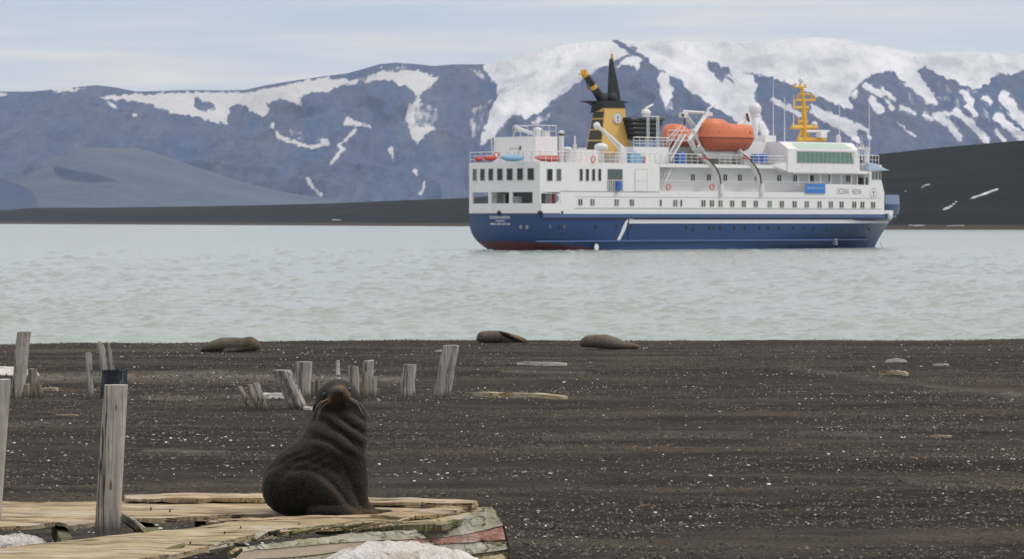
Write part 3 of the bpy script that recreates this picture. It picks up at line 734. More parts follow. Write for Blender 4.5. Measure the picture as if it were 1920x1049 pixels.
for a in (936, ):
    w_ = SW(a); mb.ell((sc(w_), w_, 4.4), 0.25, 0.35, 0.30, 10, 6)
mb.ell((0.15, 0.1, 4.4), 0.35, 0.3, 0.30, 10, 6); mb.ell((SL(1054), 0, 4.45), 0.15, 0.12, 0.22, 8, 6)
part(mb, 'fairlead', M['black'])
# windows
def side_win(pxa, pxb, pya, pyb, mat='glassdk', w_=0.0, par=None, name='window', pair=False):
    l0, z1 = SP(pxa, pya, w_); l1, _ = SP(pxb, pya, w_); z0 = SZ(pxa, pyb, w_)
    t = 0.05; mb = MB()
    mb.box(l0-t, l0, w_-0.06, w_+0.05, z0-t, z1+t); mb.box(l1, l1+t, w_-0.06, w_+0.05, z0-t, z1+t)
    mb.box(l0, l1, w_-0.06, w_+0.05, z1, z1+t); mb.box(l0, l1, w_-0.06, w_+0.05, z0-t, z0)
    if pair: mm = (l0+l1)/2; mb.box(mm-0.075, mm+0.075, w_-0.06, w_+0.05, z0, z1)
    f = part(mb, name, M['frame'], par)
    mb = MB()
    if pair:
        mb.box(l0, mm-0.075, w_-0.02, w_+0.04, z0, z1); mb.box(mm+0.075, l1, w_-0.02, w_+0.04, z0, z1)
    else: mb.box(l0, l1, w_-0.02, w_+0.04, z0, z1)
    part(mb, 'pane', M[mat], f)
def stern_win(pxa, pxb, z0, z1, mat='glassdk', par=None):
    wa, wb = SW(pxa), SW(pxb); t = 0.06
    def quad(a, b, zz0, zz1, o0, o1, mb):
        mb.add([(sc(a)+o0, a, zz0), (sc(b)+o0, b, zz0), (sc(b)+o1, b, zz0), (sc(a)+o1, a, zz0), (sc(a)+o0, a, zz1), (sc(b)+o0, b, zz1), (sc(b)+o1, b, zz1), (sc(a)+o1, a, zz1)],
               [(0,3,2,1),(4,5,6,7),(0,1,5,4),(1,2,6,5),(2,3,7,6),(3,0,4,7)])
    mb = MB(); quad(wa+t, wa, z0-t, z1+t, -0.07, 0.05, mb); quad(wb, wb-t, z0-t, z1+t, -0.07, 0.05, mb)
    quad(wa, wb, z1, z1+t, -0.07, 0.05, mb); quad(wa, wb, z0-t, z0, -0.07, 0.05, mb)
    f = part(mb, 'window', M['frame'], par); mb = MB(); quad(wa, wb, z0, z1, -0.035, 0.04, mb); part(mb, 'pane', M[mat], f)
for i, (a, b) in enumerate([(887.2,893.9),(901.3,908.9),(916.7,924.8),(933,942.4),(951,961.4),(970.5,980.8),(990,1001.3)]):
    stern_win(a, b, 8.28, 9.62, 'glassgrey' if i in (0,) else 'glassdk')
for i, (a, b) in enumerate([(1025.7,1035.3),(1043.5,1051.5),(1087,1091.8),(1098.6,1103.6),(1110.2,1115.2),(1121.8,1126.5)]):
    side_win(a, b, 317.5, 339, 'glassgrey' if i == 1 else 'glassdk')
for a in (1087.8,1110.4,1155.8,1184.5,1238.6,1266,1277,1318.6,1334.6,1350.5,1372.6,1394.4,1417,1443,1465.7,1489.6,1512.4,1536.3,1557.7,1577.6,1601.5,1616.7,1636.6):
    sg = a in (1238.6, 1277); hw = 1.3 if sg else 3.4; y0 = 374+(a-1100)*0.0095
    side_win(a-hw, a+hw, y0, y0+11, 'green' if a == 1443 else 'glassgrey' if int(a) % 3 == 0 else 'glassdk', pair=not sg)
# recessed upper cabin deck
WR = 1.7; LU0 = SL(1237); LU1 = SL(1627)
mb = MB(); mb.box(LU0-0.01, LU1+0.4, WR, BW-WR, 7.02, 9.94); part(mb, 'upper_deckhouse', M['white'])
for a in (1298.7,1328.8,1359.4,1387,1460.6,1491,1521.7,1590):
    side_win(a-3.3, a+3.3, 327.5+(a-1298)*0.008, 338.5+(a-1298)*0.008, 'glassdk', WR, pair=a != 1521.7)
for a in (1416.8, 1554.8): side_win(a-1.2, a+1.2, 328.5, 339, 'glassgrey', WR)
mb = MB(); mb.box(SL(1609, WR), SL(1616, WR), WR-0.05, WR+0.05, 7.1, 9.6); part(mb, 'cabin_door', M['rust'])
mb = MB(); mb.box(LU0, SL(1478), -0.05, BW+0.05, 9.95, 10.38); part(mb, 'boat_deck', M['white'])
mb = MB(); mb.box(LU0+.1, SL(1477), 0.3, BW-0.3, 10.385, 10.42); part(mb, 'deck_surface', M['deck'])
# door, opening in the side, panels
mb = MB(); mb.box(SL(1190.5), SL(1213), -0.035, 0.02, SZ(1200,359), SZ(1200,318)); D_ = part(mb, 'side_door', M['white'])
mb = MB(); 
for (x0, y0, x1, y1) in ((1190,317.5,1213.5,318.2),(1190,358.6,1213.5,359.5),(1190,317.5,1190.7,359.5),(1212.8,317.5,1213.5,359.5),(1190,340,1213,340.6)):
    mb.box(SL(x0), SL(x1), -0.045, 0.02, SZ(1200,y1), SZ(1200,y0))
part(mb, 'door_frame', M['frame'], D_)
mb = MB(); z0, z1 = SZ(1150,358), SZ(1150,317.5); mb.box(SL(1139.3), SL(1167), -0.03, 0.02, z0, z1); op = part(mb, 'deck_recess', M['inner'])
mb = MB(); mb.box(SL(1139.3), SL(1167), -0.045, 0.0, z0+(z1-z0)*.52, z1); part(mb, 'painted_recess_shadow', M['glassgrey'], op)  # dark panel painted as the shade in the upper recess
mb = MB()
for i in range(8): a = SL(1139.5)+(SL(1166.5)-SL(1139.5))*i/7; mb.box(a-.03, a+.03, -0.14, -0.09, z0, z0+1.25)
mb.box(SL(1139.3), SL(1167), -0.15, -0.08, z0+1.22, z0+1.3); part(mb, 'railing', M['whitep'], op)
mb = MB(); mb.tube([(SL(1157.5), -0.25, z0+.1), (SL(1157.5), -0.25, z0+1.1)], 0.36, 12); 
part(mb, 'blue_barrel', M['bluebox'], op)
mb = MB()
mb.box(SL(1078), SL(1652), -0.04, 0.02, SZ(1350,370.9), SZ(1350,370.2)); mb.box(SL(1078), SL(1652), -0.05, 0.02, SZ(1350,391.6), SZ(1350,390.4))
part(mb, 'panel_seam', M['frame'], low)
# front bulwark with name
mb = MB(); mb.prism([SP(1547,375), SP(1545,346.5), SP(1549,345.5), SP(1622,347), SP(1630,347), SP(1630,326), SP(1630,318.5), (LF-0.9, 9.6), (LF+0.02, 7.0), (LF+0.02, 6.9), SP(1547,377)], 1, -0.012, 0.25)
fb = part(mb, 'name_bulwark', M['white'])
side_text('OCEAN', 1580, 359.8, 22, 0.72, 'greytext', parent=fb, bold=-0.005); side_text('NOVA', 1606.5, 360.4, 16.5, 0.72, 'greytext', parent=fb, bold=-0.005)
def ringmark(l, w_, z, r_, par, mat='greytext', t=0.05):
    mb = MB(); n = 20
    for i in range(n):
        a, b = 2*math.pi*i/n, 2*math.pi*(i+1)/n
        mb.add([(l+q*math.cos(c_), w_, z+q*math.sin(c_)*1.15) for c_, q in ((a, r_), (b, r_), (b, r_-t), (a, r_-t))], [(0,1,2,3)])
    mb.add([(l-.05*r_, w_, z-.45*r_), (l+.05*r_, w_, z-.45*r_), (l+.12*r_, w_, z+.55*r_), (l-.12*r_, w_, z+.55*r_)], [(0,1,2,3)])
    mb.add([(l-.35*r_, w_, z+.1*r_), (l+.35*r_, w_, z+.1*r_), (l, w_, z+.6*r_)], [(0,1,2)])
    mb.add([(l-.45*r_, w_, z-.35*r_), (l-.05*r_, w_, z-.75*r_), (l+.05*r_, w_, z-.75*r_), (l+.45*r_, w_, z-.35*r_), (l, w_, z-.55*r_)], [(0,1,2,3,4)])
    return part(mb, 'emblem', M[mat], par)
ringmark(SL(1637.5), -0.03, SZ(1637.5, 363), 0.6, fb)
mb = MB()
for a in (1497,1517.5,1539,1558.6,1578,1597,1608,1622): mb.box(SL(a)-.05, SL(a)+.05, 0.02, 0.12, SZ(a,347), 9.7)
part(mb, 'veranda_post', M['whitep'])
# bridge block
lA, zA = SP(1485, 323.5, -0.3); lB, _ = SP(1607, 320, -0.3); zT = 13.35; zG = SZ(1540, 280.5, -0.3); WO = -0.35
mb = MB()
lT = SL(1590, 1.0)
la_ = SL(1477, -0.3)
mb.add([(la_, WO, zA), (lB+0.5, WO, zA), (lB+0.1, WO, zG), (la_, WO, zG), (la_, 1.2, zT), (lT+1.0, 1.2, zT), (la_, BW-1.2, zT), (lT+1.0, BW-1.2, zT), (la_, BW-WO, zG), (lB+0.1, BW-WO, zG), (la_, BW-WO, zA), (lB+0.5, BW-WO, zA)],
       [(0,1,2,3),(3,2,5,4),(4,5,7,6),(6,7,9,8),(8,9,11,10),(10,11,1,0),(0,3,4,6,8,10),(1,11,9,7,5,2)])
BR = part(mb, 'bridge', M['white'])
mb = MB(); mb.prism([SP(1452,312.5,-.2), SP(1478,322,-.2), SP(1479,308,-.2), SP(1472,305,-.2)], 1, -0.2, 1.2); mb.box(la_+1, SL(1624), -0.3, 0.9, zA-.12, zA+0.02); mb.box(lB, SL(1630), 0.0, BW, 9.55, 9.75); part(mb, 'soffit', M['white'], BR)
a0, a1 = SL(1494.7, WO), SL(1600.5, WO); z0, z1 = SZ(1540, 305.5, WO), SZ(1540, 285.3, WO)
mb = MB(); mb.box(a0-.1, a1+.1, WO-0.03, WO+0.05, z0-.1, z1+.1); FR = part(mb, 'window', M['frame'], BR)
mb = MB(); n = 13
for i in range(n):
    b0 = a0+(a1-a0)*i/n; b1 = a0+(a1-a0)*(i+1)/n-0.12
    tp = 0.35 if i == n-1 else 0
    mb.add([(b0, WO-0.06, z0), (b1, WO-0.06, z0), (b1-tp, WO-0.06, z1), (b0, WO-0.06, z1)], [(0,1,2,3)])
part(mb, 'pane', M['green'], FR)
def slope(l, f, out=0.03): return (l, WO+(1.2-WO)*f-out, zG+(zT-zG)*f+out)
mb = MB(); s0, s1 = SL(1490, 0.3), SL(1588, 0.3)
mb.add([slope(s0, .12), slope(s1+.5, .12), slope(s1, .85), slope(s0, .85)], [(0,1,2,3)]); part(mb, 'skylight', M['greenlt'], BR)
# wheelhouse front with awning roof
lC = SL(1628); mb = MB()
mb.prism([(lC, 9.0), (LF-1.0, 9.0), (LF-1.15, 9.55), (LF-0.1, 10.3), (LF-0.1, 10.6), (lC, 10.6)], 1, 0.35, BW-0.35); WH = part(mb, 'wheelhouse', M['white'])
mb = MB(); zr0, zr1 = SZ(1650, 320), SZ(1650, 306)
mb.add([(lC, -0.1, zr1), (LF-1.6, 0.6, zr1), (LF+0.9, -0.1, zr0), (lC, -0.1, zr0), (lC, BW+.1, zr1), (LF-1.6, BW-.6, zr1), (LF+0.9, BW+.1, zr0), (lC, BW+.1, zr0), ],
       [(0,1,2,3),(4,7,6,5),(0,4,5,1),(1,5,6,2),(2,6,7,3),(3,7,4,0)]); part(mb, 'awning_roof', M['awning'])
for a, b in ((1634.5,1638.5),(1640,1645.5),(1646.5,1651)): side_win(a, b, 322, 337, 'glassgrey', 0.0, fb)
# rails
def rail(mb, pts, z, h=1.1, nb=3, step=1.2, t=0.045):
    for (a, b) in zip(pts[:-1], pts[1:]):
        a = Vector((*a, z)) if len(a) == 2 else Vector(a); b = Vector((*b, z)) if len(b) == 2 else Vector(b)
        for i in range(nb):
            dz = Vector((0, 0, h*(i+1)/nb)); mb.tube([a+dz, b+dz], t*(1 if i == nb-1 else 0.6), 4, False)
        L = (b-a).length; n = max(1, round(L/step))
        for i in range(n+1): p = a+(b-a)*i/n; mb.tube([p, p+Vector((0, 0, h))], t, 4, False)
mb = MB(); pts = [(sc(BW*j/10)+0.15, BW*j/10) for j in range(10, -1, -1)]; pts[-1] = (0.1, 0.1)
rail(mb, pts+[(SL(1240), 0.1)], 10.38, 1.25, 3, 0.95, 0.05); part(mb, 'railing', M['whitep'])
mb = MB(); rail(mb, [(SL(1254), 0.1), (SL(1320), 0.1)], 10.38, 1.2, 3, 1.0, .05); rail(mb, [(SL(1350), 0.1), (SL(1476), 0.1)], 10.38, 1.15, 3, 1.0, .05); part(mb, 'railing', M['whitep'])
mb = MB(); rail(mb, [(SL(1238), 0.1), (SL(1352), 0.1)], 7.02, 1.3, 3, 0.28, .03); rail(mb, [(SL(1362), 0.1), (SL(1547), 0.1)], 7.02, 1.3, 3, 0.28, .03); part(mb, 'railing', M['whitep'])
mb = MB(); zz_ = SZ(1610,317); rail(mb, [(SL(1609), .3), (LF-0.7, .3)], zz_, 1.75, 3, 0.6, .05)
part(mb, 'railing', M['whitep'])
# houses on the boat deck
mb = MB(); w0 = 3.4; a0, a1 = SL(1004, w0), SL(1045, w0); AH = SZ(1004, 255.8, w0)
mb.box(a0, a1, w0, w0+7.4, 10.38, AH); AD = part(mb, 'aft_deckhouse', M['white'])
mb = MB(); mb.box(a0-.05, a0+.02, SW(938)-.1, SW(938)+.15, AH-1.6, AH-1.1); part(mb, 'lamp', M['rust'], AD)
mb = MB(); mb.box(a0-.06, a0+.02, w0+3.0, w0+4.4, 11.0, AH-1.5); part(mb, 'cabin_door', M['white'], AD)
mb = MB(); 
for q in (0, 1): mb.box(a0-.08, a0+.02, w0+2.9+q*1.5, w0+3.0+q*1.5, 10.9, AH-1.35)
mb.box(a0-.08, a0+.02, w0+2.9, w0+4.5, AH-1.42, AH-1.35); part(mb, 'door_frame', M['frame'], AD)
mb = MB(); rail(mb, [(a0+.1, w0+4.1), (a0+.1, w0+.1), (a1-.1, w0+.1)], AH, 1.3, 2, 1.3, .05); rail(mb, [(a0+.1, w0+4.1), (a1-1, w0+4.1)], AH, 1.3, 2, 1.3, .05); part(mb, 'railing', M['whitep'], AD)
mb = MB(); mb.tube([(a0+.5, w0+4.0, AH+1.1), (a0+1.6, w0+1.3, AH+.1)], 0.22, 8); mb.tube([(a0+.4, w0+3.8, AH+1.1), (a0+.3, w0+4.3, AH)], .07, 6)
mb.ell((a0+.5, w0+3.9, AH+1.15), .3, .3, .3, 10, 6)
mb.tube([(a0+1.6, w0+1.4, AH), (a0+1.6, w0+1.4, AH+.75)], .42, 12); mb.ell((a0+1.6, w0+1.4, AH+.85), .55, .55, .28, 12, 6)
mb.box(a1-1.6, a1-.9, w0+.3, w0+1.0, AH, AH+.6); part(mb, 'roof_ventilator', M['whitep'], AD)
def vent(px, pyt, pyb, r_, w_, cap=1.25, name='ventilator', brown=False):
    l, z1 = SP(px, pyt, w_); mb = MB(); mb.tube([(l, w_, 10.38), (l, w_, z1-.3)], r_, 12)
    mb.tube([(l, w_, z1-.42), (l, w_, z1-.15), (l, w_, z1)], [r_*cap, r_*cap, r_*cap*0.55], 12)
    o = part(mb, name, M['whitep'], smooth=False)
    if brown: mb = MB(); mb.tube([(l, w_, z1-.62), (l, w_, z1-.42)], r_*1.06, 12); part(mb, 'vent_collar', M['rust'], o)
vent(1052.5, 245, 304, 0.31, 0.9, 1.0, 'exhaust_pipe', True); vent(1064, 276, 304, 0.4, 0.7, 1.45); 
mb = MB(); l_ = SL(1078, 3.0); mb.tube([(l_, 3, 10.38), (l_, 3, 12.6)], .22, 8); mb.tube([(l_, 3, 12.6), (l_, 3, SZ(1078,255,3))], .1, 6); part(mb, 'vent_pipe', M['whitep'])
mb = MB(); l_, z_ = SP(1127, 277, 0.9); mb.tube([(l_, .9, 10.38), (l_, .9, z_)], .35, 10); mb.ell((l_, .9, z_+.05), .85, .85, .5, 14, 8); mb.tube([(l_, .9, z_-.25), (l_, .9, z_)], .8, 14); part(mb, 'mushroom_vent', M['whitep'], smooth=True)
mb = MB(); mb.box(SL(1080,3.5), SL(1122,3.5), 3.5, 6.5, 10.38, SZ(1100,281,3.5)); part(mb, 'engine_casing', M['white'])
mb = MB(); w0 = 1.3; mb.box(SL(1188,w0), SL(1254,w0), w0, BW-w0, 10.38, SZ(1220,276,w0)); MH = part(mb, 'mid_deckhouse', M['white'])
zM = SZ(1220,276,w0); mb = MB(); rail(mb, [(SL(1188,w0)+.1, w0+.1), (SL(1256,w0), w0+.1)], zM, 1.15, 3, 0.95, .05); part(mb, 'railing', M['whitep'], MH)
# tall light frame above the inflatables
mb = MB(); 
for a in (1213.5, 1216.5, 1231.5, 1235): l_ = SL(a, 1.6); mb.tube([(l_, 1.6, zM), (l_, 1.6, SZ(a, 219, 1.6))], .06, 6)
for i in range(9):
    z_ = zM+.5+i*.42
    if z_ < SZ(1230,222,1.6): mb.tube([(SL(1231.5,1.6), 1.6, z_), (SL(1235,1.6), 1.6, z_)], .035, 4)
mb.tube([(SL(1204,1.6), 1.6, SZ(1204,218,1.6)), (SL(1237,1.6), 1.6, SZ(1237,219,1.6))], .06, 6)
l_, z_ = SP(1211, 212, 2.5); mb.ell((l_, 2.5, z_), .7, .5, .5, 10, 6); mb.tube([(l_-.4, 2.5, z_), (SL(1211.5,2.5), 2.5, SZ(1211.5,203,2.5)), (SL(1224,2.5), 2.5, SZ(1224,196.5,2.5))], .13, 8)
part(mb, 'searchlight_mast', M['whitep'], MH)
# forward deckhouse behind lifeboats
mb = MB(); w0 = 3.3; zF = SZ(1440,266.5,w0); mb.box(SL(1395,w0), SL(1490,w0)+0.2, w0, BW-w0, 10.38, zF); FH = part(mb, 'forward_deckhouse', M['white'])
mb = MB(); mb.ell((SL(1455,w0), w0, SZ(1455,287,w0)), .28, .06, .42, 10, 6); part(mb, 'porthole', M['frame'], FH)
mb = MB(); mb.box(SL(1290,4.5), SL(1400,4.5), 4.5, BW-4.5, 10.38, SZ(1350,277,4.5)); part(mb, 'centre_casing', M['inner'])
# funnel
w0 = 4.3
f = lambda px, py, w_: (*SP(px, py, w_)[:1], w_, SP(px, py, w_)[1])
zb = SZ(1150, 290, w0); zt = SZ(1150, 201.5, w0)
lb0, lb1 = SL(1127.5, w0), SL(1186.5, w0); lt0, lt1 = SL(1134.5, w0), SL(1171.8, w0)
wb, wt = w0+2.9, w0+2.0
mb = MB(); mb.add([(lb0, w0, zb), (lb1, w0, zb), (lb1, wb, zb), (lb0, wb, zb), (lt0, w0+.0, zt), (lt1, w0+.0, zt), (lt1, wt, zt), (lt0, wt, zt)],
                  [(0,3,2,1),(4,5,6,7),(0,1,5,4),(1,2,6,5),(2,3,7,6),(3,0,4,7)])
FU = part(mb, 'funnel', M['yellow'], bevel=0.12)
mb = MB(); 
def aft(u, v, out=0.05):     # u across (0 starboard..1 port), v up
    l = lb0+(lt0-lb0)*v; w_ = w0+((wb+(wt-wb)*v)-w0)*u; return (l-out, w_, zb+(zt-zb)*v)
for v0, v1 in ((.04,.28),(.31,.51),(.54,.74),(.77,.90)):
    mb.add([aft(.05, v0), aft(.93, v0), aft(.93, v1), aft(.05, v1)], [(0,1,2,3)])
part(mb, 'louvre', M['louvre'], FU)
mb = MB(); n = 22; lc, zc = SP(1157, 222.3, w0); r_ = .74
mb.v = [(lc+r_*1.0*math.cos(2*math.pi*i/n), w0-.14, zc+r_*.85*math.sin(2*math.pi*i/n)) for i in range(n)]+[(lc+r_*1.0*math.cos(2*math.pi*i/n), w0+.02, zc+r_*.85*math.sin(2*math.pi*i/n)) for i in range(n)]
mb.f = [tuple(range(n))]+[(i, (i+1) % n, n+(i+1) % n, n+i) for i in range(n)]; EM = part(mb, 'emblem', M['whitep'], FU)
ringmark(lc, w0-.16, zc, .62, EM, 'greytext', .05)
mb = MB(); cap = [(1134.5,203),(1171.5,203),(1170,192),(1178,191),(1165,188),(1150,190),(1128,191),(1084,189.3),(1084,190.8),(1108,195),(1117,204)]
mb.prism([SP(a, b, w0) for a, b in [(1134.5,202.5),(1171.5,202.5),(1169,192),(1178,193.5),(1178,192.5),(1166,189),(1140,189.5),(1122,190)]], 1, w0-.1, wt+.1)
mb.add([f(1140,189.5,w0-.1), f(1140,202.8,w0-.1), aft(1.05,.88,.3), aft(1.05,1.13,.3), f(1084,189.5,w0+1), f(1110,196.5,w0+1)], [(0,1,5,4),(1,2,5),(0,4,3),(4,5,2,3),(0,3,2,1)])
part(mb, 'funnel_cap', M['black'], FU)
mb = MB(); sp = [(1141,190.5),(1143,178),(1146.3,118),(1147,110),(1149,110),(1151,120),(1162.5,177),(1163.5,189.5)]
w1 = w0+.5; mb.prism([SP(a, b, w1) for a, b in sp], 1, w1, w1+.4); mb.ell((*SP(1146,183,w1)[:1], w1-.2, SP(1146,183,w1)[1]), .7, .5, .6, 10, 6); FI = part(mb, 'exhaust_fin', M['black'], FU)
mb = MB(); mb.tube([f(1148,113,w1+.4), f(1147.4,101,w1+.4)], [.17, .14], 8); mb.tube([f(1147.2,101,w1+.4), f(1146.8,94,w1+.4)], .03, 4); part(mb, 'fin_tip', M['mastyellow'], FI)
w1 = w0+.8; mb = MB(); mb.tube([f(1131,191,w1), f(1098,141,w1)], [.62, .42], 10); mb.ell(f(1132,184,w1), .8, .6, .7, 10, 6); EX = part(mb, 'exhaust_stack', M['rubber'], FU)
mb = MB(); mb.tube([f(1114.5,166,w1-.25), f(1111.5,160.5,w1-.25)], [.46, .44], 10); mb.tube([f(1098.5,142,w1), f(1096,138,w1)], [.46, .42], 10)
mb.box(SL(1090,w1), SL(1099.5,w1), w1-.3, w1+.5, SZ(1095,141,w1), SZ(1095,138.5,w1)); mb.box(SL(1091,w1), SL(1094,w1), w1-.1, w1+.2, SZ(1095,139,w1), SZ(1095,131.5,w1)); mb.box(SL(1095.5,w1), SL(1099,w1), w1-.1, w1+.2, SZ(1095,139,w1), SZ(1095,130.5,w1))
mb.tube([f(1092.5,140,w1), f(1093,149,w1)], .1, 6); part(mb, 'stack_collar', M['mastyellow'], EX)
mb = MB(); mb.tube([f(1100,147,w1-.5), f(1100,160,w1-.6), f(1103.5,168,w1-.6), f(1107,168,w1-.5)], .06, 5); mb.tube([f(1092,150,w1), f(1092,231,w1)], .012, 3); part(mb, 'guy_wire', M['black'], EX)
# deck crane
w1 = 1.0; mb = MB(); mb.tube([f(1119,235.5,w1), f(1168,279,w1)], [.22, .28], 8); mb.ell(f(1119,236,w1), .5, .35, .45, 10, 6)
mb.add([f(1161,309,w1-.4), f(1175,309,w1-.4), f(1175,277,w1-.4), f(1163,275,w1-.4), f(1161,309,w1+.4), f(1175,309,w1+.4), f(1175,277,w1+.4), f(1163,275,w1+.4)], [(0,1,2,3),(7,6,5,4),(0,4,5,1),(1,5,6,2),(2,6,7,3),(3,7,4,0)])
mb.tube([f(1135,252,w1-.5), f(1164,284,w1-.5)], .07, 5); part(mb, 'deck_crane', M['whitep'])
# davits and slides
def davit(pts, w_, wd, name='davit'):
    mb = MB()
    for (a, b) in zip(pts[:-1], pts[1:]):
        A, B = Vector(f(*a, w_)), Vector(f(*b, w_)); mb.tube([A, B], wd, 4)
    return part(mb, name, M['whitep'])
for pts, w_, wd in (([(1326,214),(1303,247),(1292,262)], 1.6, .34), ([(1284,215),(1302,240),(1296,262)], 3.0, .36), ([(1292,262),(1302,280),(1323,297)], .9, .36), ([(1322,217),(1300,262),(1302,284)], 2.3, .22),
                    ([(1402,216),(1380,243)], 2.6, .36), ([(1310,273),(1326,297)], .5, .26), ([(1385,283),(1402,298)], .5, .34), ([(1300,244),(1318,286)], 1.4, .2)):
    davit(pts, w_, wd)
mb = MB(); mb.tube([f(1281,209,3), f(1331,212,1.8)], .16, 6); mb.tube([f(1281,211,3), f(1331,214.5,1.8)], .1, 6); mb.box(SL(1276,3), SL(1287,3), 2.7, 3.3, SZ(1280,221,3), SZ(1280,211,3)); mb.box(SL(1321,1.6), SL(1334,1.6), 1.4, 1.9, SZ(1327,218,1.6), SZ(1327,211,1.6))
mb.tube([f(1326,212,1.6), f(1327,205,1.6), f(1340,197.5,1.6)], .13, 8); mb.tube([f(1328,206,1.6), f(1328,228,1.6)], .12, 6)
part(mb, 'davit', M['whitep'])
mb = MB(); mb.box(SL(1330,.5), SL(1395,.5), 1.2, 1.8, SZ(1360,298,1), SZ(1360,286,1)); part(mb, 'boat_cradle', M['whitep'])
mb = MB(); mb.box(SL(1276,3)-.05, SL(1279,3), 2.6, 2.8, SZ(1280,219,3), SZ(1280,214,3)); mb.tube([f(1284,222,2.6), f(1283,235,2.6)], .12, 6); mb.tube([f(1400,213,2.2), f(1404,228,2.2)], .16, 6); part(mb, 'davit_hook', M['rust'])
for x0 in (0, 77):
    c0 = [(1316+x0*1.0, 290), (1330+x0, 302), (1342+x0*.99, 316), (1349+x0*.985, 330), (1351+x0*.985, 347)]
    mb = MB(); A = [Vector(f(a, b, -0.12)) for a, b in c0]
    mb.tube(A, .16, 6); S_ = part(mb, 'boat_slide', M['rust'])
    mb = MB(); A = [Vector(f(a-4, b+1, 0.0)) for a, b in c0]; mb.tube(A, .30, 4); A2 = Vector(f(c0[-1][0]+1, 345, -.05)); mb.tube([A2, A2+Vector((0, 0, -1.3))], .35, 8); part(mb, 'slide_beam', M['whitep'], S_)
    mb = MB(); mb.tube([f(1316+x0, 296.5, -.25), f(1328+x0, 297.5, -.25)], .12, 6); part(mb, 'slide_pin', M['redgear'], S_)
# stairs
def stair(a, b, w_, wd=.9):
    mb = MB(); A, B = Vector(f(*a, w_)), Vector(f(*b, w_)); o = Vector((0, wd, 0))
    for q in (Vector((0, 0, 0)), o): mb.tube([A+q, B+q], .12, 4); mb.tube([A+q+Vector((0, 0, 1)), B+q+Vector((0, 0, 1))], .045, 4); mb.tube([A+q, A+q+Vector((0, 0, 1))], .04, 4)
    for i in range(12): p = A.lerp(B, (i+.5)/12); mb.tube([p, p+o], .07, 4)
    return part(mb, 'stairway', M['whitep'])
stair((1241,356), (1263,307), .35); stair((1258,300), (1286,252), .8)
mb = MB(); zz_ = SZ(1270,262,1.8); mb.box(SL(1252,1.8), SL(1290,1.8), 1.8, 3.2, zz_-.15, zz_); rail(mb, [(SL(1252,1.8), 1.8), (SL(1290,1.8), 1.8)], zz_, 1.1, 2, 1.1, .05); rail(mb, [f(1250,276,1.8), f(1270,255,1.8)], 0, .9, 2, 1.1, .05); part(mb, 'gangway_platform', M['whitep'])
# radome, masts, antennas
w1 = 6.0; mb = MB(); mb.ell(f(1415.7,205.2,w1), .82, .82, .80, 20, 14); mb.tube([f(1415.7,217,w1), f(1415.7,266,w1)], [.5, .28], 10); mb.tube([f(1415.7,214,w1), f(1415.7,222,w1)], [.7, .45], 12)
mb.tube([f(1419,222,w1), f(1433,266,w1)], .14, 6); mb.tube([f(1413,222,w1), f(1409,266,w1)], .12, 6); part(mb, 'radome', M['whitep'], smooth=True)
mb = MB(); mb.box(SL(1435,w1), SL(1455,w1), w1, w1+1.5, zF, zF+.9); part(mb, 'roof_locker', M['whitep'])
w1 = 6.2; zR = 13.3; mb = MB()
mb.tube([f(1508,264,w1), f(1508,225,w1), f(1506,190,w1), f(1503.5,163,w1)], [.42, .34, .26, .18], 8)
for (xa, xb, y_, t) in ((1484,1532,239.5,.26),(1488,1531,236,.1),(1489,1516,202,.2),(1491,1528,188.5,.16),(1488,1511,163.5,.14),(1496,1514,228,.16),(1498,1518,177,.14),(1496,1547,262,.3)):
    mb.tube([f(xa,y_,w1), f(xb,y_,w1)], t, 6)
for (a, b) in (((1496,263),(1506,236)),((1518,263),(1510,236)),((1500,240),(1497,222)),((1486,240),(1486,230)),((1490,202),(1489,190)),((1527,190),(1527,180)),((1521,188),(1520,176)),((1491,163),(1491,156)),((1509,164),(1510,158)),((1496,188),(1495,178)),((1516,202),(1510,212)),((1523,240),(1511,250)),((1499,163),(1501,156)),((1530,236),(1530,228))):
    mb.tube([f(*a,w1), f(*b,w1)], .13, 5)
MA = part(mb, 'radar_mast', M['mastyellow'])
mb = MB(); mb.ell(f(1502,151,w1), .34, .34, .34, 12, 8); mb.tube([f(1502,156,w1), f(1502,152,w1)], .08, 6); part(mb, 'satellite_dome', M['whitep'], MA)
mb = MB(); mb.ell(f(1527,233,w1), .4, .4, .35, 10, 6); part(mb, 'satellite_dome', M['whitep'], MA)
mb = MB()
mb.tube([f(1512,246.5,w1-.6), f(1554,246.5,w1-.6)], .16, 6); mb.box(SL(1530,w1), SL(1541,w1), w1-.9, w1-.2, SZ(1535,258,w1), SZ(1535,247,w1)); mb.ell(f(1540,254,w1), .9, .5, .5, 10, 6); part(mb, 'radar', M['whitep'], MA)
for (a, yt, yb) in ((1450,150,262),(1471,182,266),(1574,193,262),(1630,183,300),(1616,255,300),(1488,178,238)):
    mb = MB(); mb.tube([f(a, yb, 5), f(a, (yb+yt)/2, 5), f(a, yt, 5)], [.06, .05, .03], 5); part(mb, 'antenna', M['whitep'])
mb = MB(); mb.tube([f(1572,270,5), f(1572,256,5)], .32, 10); mb.tube([f(1571.5,256,5), f(1571.5,253,5)], .2, 8); part(mb, 'navigation_light', M['whitep'])
mb = MB(); wq = 2.0
for a in (1604, 1611, 1625): mb.tube([f(a,318,wq), f(a,275,wq)], .09, 6)
mb.tube([f(1601,279,wq), f(1631,279,wq)], .11, 6)
for a in (1602,1607,1613,1619,1630): mb.tube([f(a,279,wq), f(a,271,wq)], .07, 5)
mb.tube([f(1625,318,wq), f(1625,290,wq), f(1625,277,wq)], [.3, .32, .5], 10); part(mb, 'signal_mast', M['whitep'])
